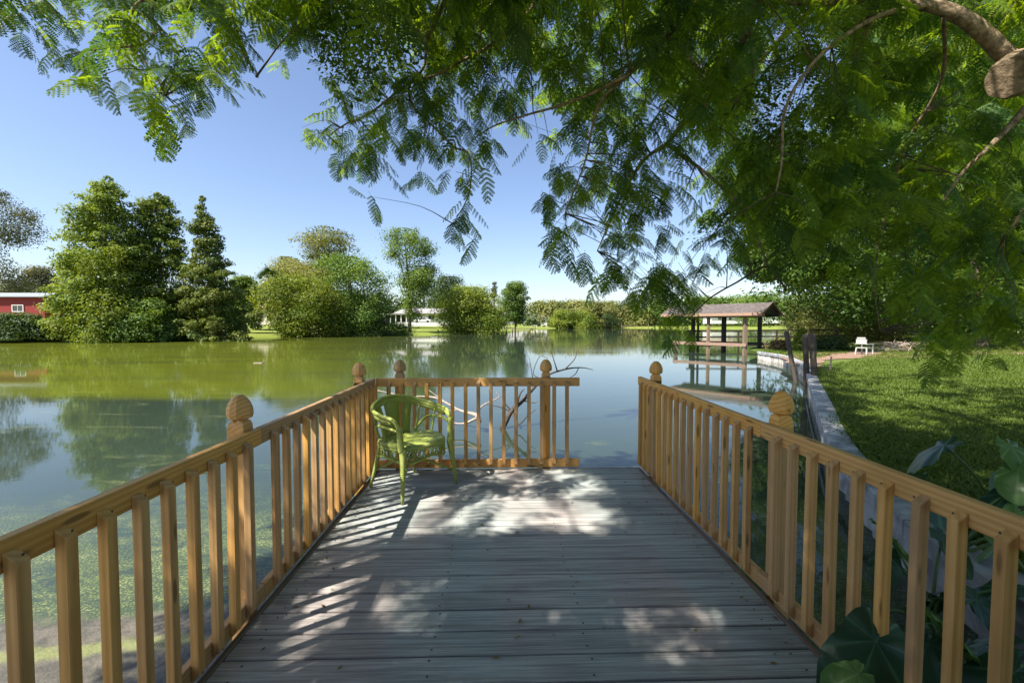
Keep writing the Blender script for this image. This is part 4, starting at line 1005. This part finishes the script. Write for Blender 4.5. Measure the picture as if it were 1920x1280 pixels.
for (r0, r1, dens) in ((4, 9, 150), (9, 16, 60), (16, 30, 16)):
    ymax = r1
    nn = int(dens*(r1-r0)*r1*1.35*.8)
    yy = rg.uniform(r0*.8, r1, nn); xx = rg.uniform(0.45, 1.45, nn)*yy+.5
    for x, y in zip(xx, yy):
        h = lawn_bvh.ray_cast(Vector((x, y, 30)), Vector((0, 0, -1)))
        if h[0] is None: continue
        if abs(y-(19.2+(x-13.6)*.8)) < 1.0 and y > 18: continue
        lawn_pts.append((x, y, h[0].z))
print('grass tufts', len(lawn_pts))
n_ = len(lawn_pts)
go_ = scatter('grass', lawn_pts, [(0, 0, a) for a in rg.uniform(0, 6.28, n_)], rg.uniform(.7, 1.5, n_)*(1+.03*np.array([p[1] for p in lawn_pts])), rg.integers(0, 4, n_), [tuft(i) for i in range(4)])
tag(go_, 'short green grass of the shaded lawn', 'grass', kind='stuff')

# leaf litter and rough edge along the cap
lit = []
for k in range(2600):
    s = rg.uniform(5, acc[-1]); p = along(s); x = p.x+.22+abs(rg.normal(0, .16)); y = p.y+rg.normal(0, .05)
    lit.append((x, y, ground_at(x, y)+.012))
for k in range(1500):
    x, y = rg.uniform(4, 24), rg.uniform(5, 24); h = ground_at(x, y)
    if h > -.45: lit.append((x, y, h+.03))
lc = np.array(lit); me = leaf_mesh('leaf_litter', lc, unit(RNG.normal(size=(len(lc), 3))*.3+np.array([0, 0, 1])), .03+.03*RNG.random(len(lc)), RNG.random(len(lc)), .6)
tag(meshobj('leaf_litter', me, M['dry']), 'brown leaf litter strewn along the back of the seawall', 'leaf litter', kind='stuff')
me = leaf_mesh('fallen_leaflets', DECK_LITTER, unit(RNG.normal(size=(len(DECK_LITTER), 3))*.25+np.array([0, 0, 1])), .015+.028*RNG.random(len(DECK_LITTER)), RNG.random(len(DECK_LITTER)), .45)
tag(meshobj('fallen_leaflets', me, M['dry']), 'tiny dry leaflets fallen on the deck boards', 'leaf litter', kind='stuff')

# ------------------------------------------------------------------ the shade tree over the deck
def frond_mesh(seed, npair=9, nl=7, droop=.22, pw=.30, mat='frond'):
    rnd = random.Random(seed); vs = []; fs = []; tn = []
    side = rnd.uniform(-.08, .08)
    def rach(t): return Vector((side*math.sin(t*3), t, .10*t-droop*t*t))
    def quad(a, b, c, d, t): o = len(vs); vs.extend([a, b, c, d]); fs.append((o, o+1, o+2, o+3)); tn.extend([t]*4)
    ra = [rach(i/8) for i in range(9)]
    for a, b in zip(ra, ra[1:]):
        quad(a+Vector((-.006, 0, 0)), a+Vector((.006, 0, 0)), b+Vector((.004, 0, 0)), b+Vector((-.004, 0, 0)), .5)
    for i in range(npair):
        t = .16+.82*i/(npair-1); base = rach(t); prof = math.sin(math.pi*(.18+.74*(i/(npair-1))))**.7
        for s in (-1, 1):
            ang = rad(62-26*(i/(npair-1))+rnd.uniform(-5, 5)); L = pw*prof*rnd.uniform(.85, 1.1); dz = -rnd.uniform(.12, .45)
            d = Vector((s*math.sin(ang), math.cos(ang), dz)).normalized(); nrm = Vector((0, 0, 1)); sdv = d.cross(nrm).normalized()
            tint = rnd.random()
            for k in range(nl):
                u = (k+.6)/nl; c = base+d*L*u+Vector((0, 0, -.05*u*u*L*4)); lw = L/nl*1.12; ll = .037*math.sin(math.pi*(.16+.74*u))**.6*(.75+.5*prof)
                for q in (-1, 1):
                    dd = (sdv*q+d*.35).normalized(); e = d*lw
                    quad(c-e*.45, c+e*.45, c+dd*ll+e*.15+Vector((0, 0, -.006)), c+dd*ll*.86-e*.30+Vector((0, 0, -.005)), tint)
    me = bpy.data.meshes.new('frond'); me.from_pydata([tuple(v) for v in vs], [], fs)
    a = me.attributes.new('tint', 'FLOAT', 'POINT'); a.data.foreach_set('value', tn); me.materials.append(M[mat]); return me
def sprig_mesh(seed, n=26):
    rnd = random.Random(seed); vs = []; fs = []; tn = []
    for k in range(n):
        c = Vector((rnd.gauss(0, .22), rnd.uniform(0, .9), rnd.gauss(0, .16))); a = rnd.random()*6.28; d = Vector((math.cos(a), math.sin(a), rnd.uniform(-.6, .1))).normalized()
        s = d.cross(Vector((rnd.uniform(-.4, .4), rnd.uniform(-.4, .4), 1))).normalized(); L = rnd.uniform(.12, .2); o = len(vs)
        vs += [c, c+d*L*.5+s*L*.22, c+d*L, c+d*L*.5-s*L*.22]; fs.append((o, o+1, o+2, o+3)); tn += [rnd.random()]*4
    me = bpy.data.meshes.new('sprig'); me.from_pydata([tuple(v) for v in vs], [], fs)
    a = me.attributes.new('tint', 'FLOAT', 'POINT'); a.data.foreach_set('value', tn); me.materials.append(M['broad']); return me
FR = [frond_mesh(i, 8+i % 3, 7, .12+.06*(i % 4), .24+.04*(i % 3), ('frond', 'frond', 'frond_blue')[i % 3]) for i in range(7)]
SP = [sprig_mesh(i) for i in range(3)]
# how densely leaves cover the upper picture, 40 px cells, rows from the top (0..9)
GRID = [
 "476777764667788988899999999999999994477889999999",
 "334565642147777778889999888899999996434778888999",
 "045665534763235677788888888999999985424778888999",
 "003465457754430466776767788988788764335778888899",
 "000066666301300134576456778888777764447788888888",
 "000002377200004567665456577678766665577888888888",
 "000000055000003556557567776787655476788888888888",
 "000000010000000466654643377777766677888888888888",
 "000000000000000045354440017777777777778888888888",
 "000000000000000005104330077777777777778888888888",
 "000000000000000000000660077777777777777788888888",
 "000000000000000000000570077777787665555678888888",
 "000000000000000000000010003777777662123456778888",
 "000000000000000000000000000258883120000024578788",
 "000000000000000000000000000004688000000002357876",
 "000000000000000000000000000000388000000000246774",
 "000000000000000000000000000000042000000000135420",
 "000000000000000000000000000000000000000000021100"]
def dens(px, py):
    if py < 0: return int(GRID[0][int(min(max(px, 0), 1919)//40)])
    r = int(py//40)
    if r >= len(GRID): return 0
    c = int(min(max(px, 0), 1919)//40)
    return int(GRID[r][c])
def topx(p):
    q = np.array((p.x, p.y, p.z-HC))@CR; return 960+F*q[0]/-q[2], 640-F*q[1]/-q[2]
TB = Vector((4.6, 2.6, -.35))
tr_ = empty('shade_tree', TB, 'large feathery-leaved shade tree arching over the deck from the right', 'tree')
trunk_pts = spline([TB-Vector((0, 0, .3)), TB+Vector((-.05, .1, 1.2)), Vector((4.5, 2.9, 2.3)), Vector((4.3, 3.0, 2.85)), Vector((4.2, 3.0, 3.3)), Vector((4.2, 2.85, 4.2)), Vector((3.9, 2.6, 5.6))], 6)
m_ = MB(TB); m_.tube(trunk_pts, lerpr([.34, .27, .22, .17, .17, .15, .08], len(trunk_pts)), 16, True, .35); m_.build('trunk', M['bark'], tr_)
BR = []   # (points, radii)
def branch(pts, rs, k=6, name='branch'):
    pts = spline(pts, k); rs = lerpr(rs, len(pts)); m_ = MB(TB); m_.tube(pts, rs, 9 if rs[0] > .02 else 6, True, .25)
    m_.build(name, M['bark'] if rs[0] > .012 else M['twig'], tr_); BR.append((pts, rs)); return pts
# cut stump of a limb looking at the deck
stub = MB(TB); sp0 = [Vector((4.25, 3.05, 3.15)), P(1950, 125, 3.1), P(1905, 140, 2.95), P(1893, 145, 2.9)]; stub.tube(sp0, [.18, .165, .150, .122], 32, True, .09); stub.build('branch_stub', M['bark'], tr_)
branch([P(1960, 150, 3.15), P(1890, 108, 3.1), P(1855, 72, 3.1), P(1800, 32, 3.1), P(1735, 10, 3.15), P(1640, -4, 3.3), P(1500, 2, 3.5), P(1330, -10, 3.8), P(1180, -45, 4.0), P(1000, -60, 4.1)], [.070, .054, .051, .045, .040, .038, .033, .028, .022, .016])
branch([P(1745, 8, 3.15), P(1650, 30, 3.0), P(1560, 85, 2.95), P(1500, 150, 2.95), P(1470, 215, 2.95), P(1466, 300, 2.95), P(1455, 360, 2.95)], [.020, .016, .013, .011, .009, .007, .005])
branch([P(1420, -2, 3.7), P(1400, 60, 4.2), P(1378, 110, 4.6), P(1345, 160, 4.9), P(1325, 195, 5.0), P(1280, 232, 5.1), P(1250, 270, 5.2), P(1205, 302, 5.3), P(1160, 380, 5.3), P(1120, 470, 5.4)], [.035, .035, .033, .032, .030, .028, .024, .020, .014, .007])
branch([P(1405, 60, 4.2), P(1412, 110, 4.2), P(1408, 150, 4.2), P(1380, 190, 4.3), P(1350, 240, 4.4)], [.022, .02, .017, .012, .007])
branch([P(1010, -40, 4.05), P(1000, 10, 4.0), P(960, 50, 4.0), P(915, 88, 4.0), P(860, 118, 4.0), P(815, 142, 4.0), P(766, 158, 4.0), P(690, 215, 4.0), P(650, 232, 4.0), P(615, 255, 3.95)], [.02, .018, .016, .014, .013, .012, .011, .009, .007, .004])
branch([P(850, -60, 3.9), P(834, 0, 3.9), P(815, 45, 3.9), P(800, 75, 3.9), P(795, 125, 3.95), P(768, 160, 4.0), P(775, 200, 4.0), P(815, 240, 4.0), P(850, 275, 4.05), P(880, 292, 4.1), P(880, 360, 4.1), P(850, 420, 4.1)], [.022, .02, .017, .014, .011, .011, .011, .010, .009, .008, .006, .003])
branch([P(1180, 140, 3.6), P(1110, 175, 3.7), P(1047, 199, 3.8), P(990, 215, 3.85), P(927, 236, 3.9), P(890, 259, 3.95)], [.016, .014, .012, .009, .007, .004])
branch([P(1330, -20, 3.8), P(1260, 60, 3.8), P(1190, 130, 3.7), P(1130, 185, 3.7), P(1110, 240, 3.7), P(1098, 300, 3.75), P(1060, 400, 3.8)], [.025, .022, .017, .013, .01, .008, .004])
branch([P(420, -80, 3.2), P(380, -20, 3.1), P(270, 0, 3.0), P(240, 45, 3.0), P(235, 78, 3.0), P(250, 95, 3.0), P(290, 140, 3.0), P(310, 180, 3.0)], [.018, .015, .012, .010, .009, .008, .006, .003])
branch([P(440, -60, 3.3), P(438, 0, 3.3), P(445, 60, 3.3), P(455, 100, 3.3), P(470, 125, 3.3), P(480, 145, 3.3)], [.014, .011, .008, .006, .004, .002])
branch([P(300, -30, 3.0), P(285, 20, 3.0), P(290, 60, 3.0), P(262, 85, 3.0), P(200, 90, 3.0), P(140, 100, 3.0)], [.011, .009, .008, .007, .006, .003])
branch([P(1000, -60, 4.1), P(800, -90, 3.8), P(600, -80, 3.5), P(430, -60, 3.25), P(200, -50, 3.0), P(20, -20, 2.9)], [.03, .026, .022, .017, .012, .006])
branch([P(1475, 545, 4.2), P(1440, 500, 4.3), P(1380, 530, 4.4), P(1330, 560, 4.4), P(1290, 600, 4.4)], [.010, .012, .010, .008, .005])
branch([P(1250, 270, 5.2), P(1330, 330, 4.9), P(1400, 400, 4.6), P(1440, 500, 4.3)], [.022, .018, .015, .012])
branch([P(1935, 190, 3.1), P(1890, 240, 3.1), P(1840, 290, 3.1), P(1800, 330, 3.2), P(1740, 420, 3.2)], [.03, .02, .015, .010, .005])
branch([P(1945, 340, 2.9), P(1915, 400, 2.9), P(1885, 440, 2.9)], [.02, .012, .006])
branch([P(1770, 20, 3.15), P(1765, 150, 3.5), P(1700, 270, 3.8), P(1660, 400, 3.9), P(1640, 520, 3.9), P(1650, 620, 3.9)], [.014, .012, .010, .008, .006, .003])
branch([P(1640, 0, 3.3), P(1600, 130, 3.9), P(1560, 260, 4.2), P(1540, 400, 4.4)], [.025, .02, .014, .006])
# limbs high over the deck, out of the picture
branch([Vector((4.0, 2.8, 4.6)), Vector((2.2, 2.0, 5.2)), Vector((0, 1.3, 5.3)), Vector((-2.0, .6, 5.2)), Vector((-4.2, -.2, 5.0))], [.12, .09, .07, .05, .02], name='branch')
branch([Vector((3.9, 2.6, 5.4)), Vector((1.8, .4, 6.0)), Vector((-.5, -.8, 6.1)), Vector((-3.2, -1.6, 5.9))], [.09, .07, .05, .02])
branch([Vector((3.9, 2.6, 5.4)), Vector((4.6, 5.0, 6.2)), Vector((5.2, 8.0, 6.8)), Vector((5.4, 11, 7.0))], [.10, .07, .05, .02])
branch([Vector((3.9, 2.6, 5.0)), Vector((6.5, 3.5, 6.0)), Vector((9.0, 5.0, 6.4))], [.10, .07, .03])
BP = np.array([tuple(p) for pts, rs in BR for p in pts]); 
rf = random.Random(21)
fronds = []   # (pos, euler, scale, idx, importance)
twigs = MB(TB)
def frame(d, up):
    y = d.normalized(); z = (up-y*up.dot(y)); z = z.normalized() if z.length > 1e-3 else y.orthogonal().normalized(); x = y.cross(z)
    return Matrix((x, y, z)).transposed().to_euler()
def lit_zone(X, Y):
    """how open the canopy is towards the sun above this spot of the deck"""
    if Y > 4.62 and -1.6 < X < 1.7: return .45
    if X < -.68 and Y > 1.7: return .72 if mnoise.noise(Vector((Y*1.9, 0, 4))) > -.12 else .22
    if X < -1.3: return .5
    if -.75 < X < .1 and 3.7 < Y < 4.9: return .92
    if -.72 < X < 1.02 and 3.15 < Y < 4.6:
        return .70 if (X > -.55 or Y > 3.1) and mnoise.noise(Vector((X*2.4, Y*3.2, 9))) > -.18 else .30
    for cx, cy, r in ((.72, 2.2, .17), (.36, 2.25, .15), (1.05, 2.45, .10), (1.2, 2.22, .12), (1.33, 3.87, .07), (1.24, 3.5, .06), (.75, 1.95, .15), (-.35, 3.0, .1), (1.1, 2.8, .07)):
        if (X-cx)**2+(Y-cy)**2 < (r*.68)**2: return .78
    return .03
def add_rosette(c, nfr, L, masked=True, anchor=True, sun_gate=False, droop=.35, kind='frond'):
    cc = np.array(c); j = int(np.argmin(((BP-cc)**2).sum(1))); near = Vector(BP[j]); dist = (near-c).length
    outd = (c-near); outd = outd.normalized() if dist > 1e-3 else Vector((rf.uniform(-1, 1), rf.uniform(-1, 1), 0))
    kept = 0; a0 = rf.random()*6.28
    for k in range(nfr):
        a = a0+k*2*math.pi/nfr+rf.uniform(-.35, .35)
        d = Vector((math.cos(a), math.sin(a), -droop-rf.uniform(0, .75)))+outd*.45; d.normalize()
        l = L*rf.uniform(.75, 1.2); st = c+Vector((rf.gauss(0, .04), rf.gauss(0, .04), rf.gauss(0, .04)))
        if masked:
            ok = True
            for t, up_ in ((.4, 0), (.95, 22)):
                q = st+d*l*t+Vector((0, 0, -.1*l*t*t)); 
                if q.y < .3: continue
                x_, y_ = topx(q); dd = dens(x_, y_-up_)
                if dd == 0 or rf.random() > .5+dd*.12: ok = False; break
            if not ok: continue
        if sun_gate or not masked:
            bad = False
            for t in (0.15, .5, .9):
                q = st+d*l*t; h = q.z/SUN.z; X = q.x-SUN.x*h; Y = q.y-SUN.y*h
                if not (-1.7 < X < 1.7 and Y < 5): continue
                if rf.random() < lit_zone(X, Y): bad = True; break
            if bad: continue
        e = frame(d, Vector((rf.uniform(-.35, .35), rf.uniform(-.35, .35), 1)))
        i = rf.randrange(7) if kind == 'frond' else 7+rf.randrange(3)
        q = st+d*l*.5; imp = 0
        if q.y > .5:
            x_, y_ = topx(q)
            if -40 < x_ < 1960 and -40 < y_ < 760: imp = l/q.y
        fronds.append((tuple(st), tuple(e), l, i, imp)); kept += 1
    if kept and anchor and dist > .04:
        mid = near.lerp(c, .5)+Vector((rf.uniform(-.12, .12), rf.uniform(-.12, .12), .08))*min(1, dist); pp = spline([near, mid, c], 3)
        twigs.tube(pp, lerpr([min(.009, .003+.004*dist), .003, .0016], len(pp)), 4, False)
    return kept
nros = 0
for r, row in enumerate(GRID):
    for cidx, ch_ in enumerate(row):
        d_ = int(ch_)
        if d_ == 0: continue
        n_try = {1: .25, 2: .4, 3: .6, 4: .8, 5: 1.1, 6: 1.4, 7: 1.8, 8: 2.2, 9: 2.6}[d_]
        nn = int(n_try)+(1 if rf.random() < n_try-int(n_try) else 0)
        for _ in range(nn):
            px = cidx*40+rf.random()*40; py = r*40+rf.random()*40-18
            if rf.random() < (.42 if px < 500 else .12 if px < 960 else .42 if px < 1420 else .32): continue
            if px < 480: D = rf.uniform(2.75, 3.4)
            elif px < 960: D = rf.uniform(3.6, 5.2)
            elif px < 1420: D = rf.choice((rf.uniform(3.5, 4.6), rf.uniform(4.6, 6.8)))
            else: D = rf.choice((rf.uniform(2.9, 3.9), rf.uniform(4, 6.5)))
            if px > 1640 and py < 240: D = rf.uniform(3.7, 6.5)
            c = P(px, py, D)
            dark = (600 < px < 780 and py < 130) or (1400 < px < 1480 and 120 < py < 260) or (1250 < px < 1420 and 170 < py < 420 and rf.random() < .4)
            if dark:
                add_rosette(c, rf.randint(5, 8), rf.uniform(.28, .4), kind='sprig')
            else:
                add_rosette(c, rf.randint(4, 7), rf.uniform(.22, .36) if px < 960 else rf.uniform(.26, .42))
            nros += 1
n_vis = len(fronds)
# row just above the frame
for k in range(150):
    px = rf.uniform(-60, 1980); c = P(px, rf.uniform(-160, -10), rf.uniform(2.8, 5.0)); add_rosette(c, 7, rf.uniform(.32, .45), masked=False)
# overhead and towards the sun: what shades the boards
for k in range(1000):
    gx_, gy_ = rf.uniform(-2.4, 3.6), rf.uniform(-1.2, 5.2); h = rf.uniform(4.2, 6.8); c = Vector((gx_+SUN.x/SUN.z*h, gy_+SUN.y/SUN.z*h, h))
    if c.y > 0.4:
        x_, y_ = topx(c)
        if y_ > -60 and -100 < x_ < 2020: continue
    add_rosette(c, 7, rf.uniform(.42, .62), masked=False, sun_gate=True, droop=.05)
# over the near bank and lawn
for k in range(430):
    gx_, gy_ = rf.uniform(3, 15), rf.uniform(1, 15); h = rf.uniform(4.8, 7.5); c = Vector((gx_+SUN.x/SUN.z*h, gy_+SUN.y/SUN.z*h, h)); x_, y_ = topx(c) if c.y > .4 else (0, -999)
    if y_ > -40 and 0 < x_ < 1920 and (dens(x_, y_) < 8): continue
    add_rosette(c, 6, rf.uniform(.45, .7), masked=False, droop=.1)
for k in range(210):
    p = along(rf.uniform(1.5, 24)); gx_, gy_ = p.x+rf.gauss(.1, .5), p.y+rf.gauss(0, .5); h = rf.uniform(4.5, 8); c = Vector((gx_+SUN.x/SUN.z*h, gy_+SUN.y/SUN.z*h, h)); x_, y_ = topx(c) if c.y > .4 else (0, -999)
    if y_ > -40 and 0 < x_ < 1920 and (dens(x_, y_) < 6): continue
    add_rosette(c, 6, rf.uniform(.5, .75), masked=False, droop=.1)
print('rosettes', nros, 'fronds in view', n_vis, 'all', len(fronds))
order = sorted(range(len(fronds)), key=lambda i: -fronds[i][4]); big = [i for i in order if fronds[i][3] < 7][:300]; bigs = set(big)
for i in big:
    p, e, s, ix, _ = fronds[i]; o = meshobj('frond', FR[ix], None, tr_, Vector(p)-TB, e); o.scale = (s,)*3
rest = [fronds[i] for i in range(len(fronds)) if i not in bigs]
fo = scatter('foliage', [f[0] for f in rest], [f[1] for f in rest], [f[2] for f in rest], [f[3] for f in rest], FR+SP, tr_, TB); fo['kind'] = 'stuff'
o = twigs.build('twigs', M['twig'], tr_); o['kind'] = 'stuff'

# ------------------------------------------------------------------ elephant ears
def taro_leaf(seed):
    rnd = random.Random(seed); vs = []; fs = []; vein = []; nr, na = 7, 28
    def R(a):                # heart outline, tip at a = 0 (towards +Y)
        aa = abs(a); r = .42+.22*math.cos(aa)+.13*math.cos(2*aa)+.05*math.cos(3*aa)
        if aa > 2.75: r *= 1-(aa-2.75)/.39*.75
        return r
    vs.append((0, 0, 0)); vein.append(1.0)
    for i in range(1, nr+1):
        for k in range(na+1):
            a = -math.pi+2*math.pi*k/na; r = R(a)*i/nr; x, y = math.sin(a)*r, math.cos(a)*r*1.1
            z = -.26*(x*x)-.34*max(0, y)**2+.032*math.sin(a*9+seed)*(i/nr)**3+.022*math.cos(k*math.pi/2)*(i/nr)
            vs.append((x, y, z)); vein.append(1.0 if k % 4 == 2 or k == na//2 else 0.0)
    for k in range(na): fs.append((0, 1+k, 2+k))
    for i in range(nr-1):
        for k in range(na): a = 1+i*(na+1)+k; fs.append((a, a+na+1, a+na+2, a+1))
    me = bpy.data.meshes.new('taro_leaf'); me.from_pydata(vs, [], fs); at = me.attributes.new('vein', 'FLOAT', 'POINT'); at.data.foreach_set('value', vein)
    me.polygons.foreach_set('use_smooth', [True]*len(fs)); return me
TL = [taro_leaf(i) for i in range(3)]
def taro(label, base, leaves, group='elephant ear plants beside the right railing'):
    base = Vector(base); root = empty('elephant_ear_plant', base, label, 'plant', group)
    for (c, size, tipdir, tilt, light) in leaves:
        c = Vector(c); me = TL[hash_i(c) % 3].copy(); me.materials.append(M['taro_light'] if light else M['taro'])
        y = Vector(tipdir).normalized(); n_ = Vector(tilt).normalized(); e = frame(y, n_)
        o = meshobj('leaf', me, None, root, c-base, e); o.scale = (size,)*3
        m_ = MB(base); b0 = base+Vector((random.uniform(-.08, .08), random.uniform(-.08, .08), 0)); m_.tube(spline([b0, b0.lerp(c, .5)+Vector((0, 0, .12)), c], 6), lerpr([.014, .010, .006], 13), 6); m_.build('stem', M['stem'], root)
def hash_i(c): return int(abs(c.x*97+c.y*31+c.z*13)*10)
lf = P(1628, 1215, 1.56)
taro('elephant ear plant whose big dark leaf pokes through the right railing onto the deck', (1.95, 1.55, -.7),
     [(P(1642, 1200, 1.60), .36, (-.55, -.35, -.62), (-.25, -.72, .65), False), (P(1610, 1262, 1.50), .15, (-.8, -.1, -.2), (-.1, -.5, .85), True), (P(1700, 1230, 1.66), .15, (.3, .2, -.8), (.5, -.6, .4), False)])
rt = random.Random(9)
def many(cx, cy, cz, n, spread, smin, smax, plight):
    out = []
    for _ in range(n):
        c = Vector((cx+rt.gauss(0, spread), cy+rt.gauss(0, spread), cz+rt.gauss(0, spread*.5))); a = rt.random()*6.28
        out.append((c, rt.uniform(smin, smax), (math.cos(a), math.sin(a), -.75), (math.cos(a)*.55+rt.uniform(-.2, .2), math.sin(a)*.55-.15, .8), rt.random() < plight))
    return out
taro('dark elephant ear clump right outside the near balusters', (2.55, 2.25, -.72), many(2.6, 2.2, -.22, 9, .24, .26, .42, .1))
taro('elephant ear clump at the foot of the seawall below the rail', (3.0, 2.9, -.72), many(2.95, 2.85, -.22, 9, .22, .24, .38, .15))
taro('tall elephant ear with broad leaves above the right rail', (3.6, 2.6, -.3), many(3.6, 2.75, .22, 4, .28, .26, .38, .25))
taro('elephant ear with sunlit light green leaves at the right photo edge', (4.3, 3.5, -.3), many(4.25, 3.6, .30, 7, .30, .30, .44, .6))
taro('low elephant ear growing on the lawn edge before the tree trunk', (3.6, 3.3, -.3), many(3.7, 3.3, .08, 5, .28, .28, .40, .1))
print('objects', len(bpy.data.objects))
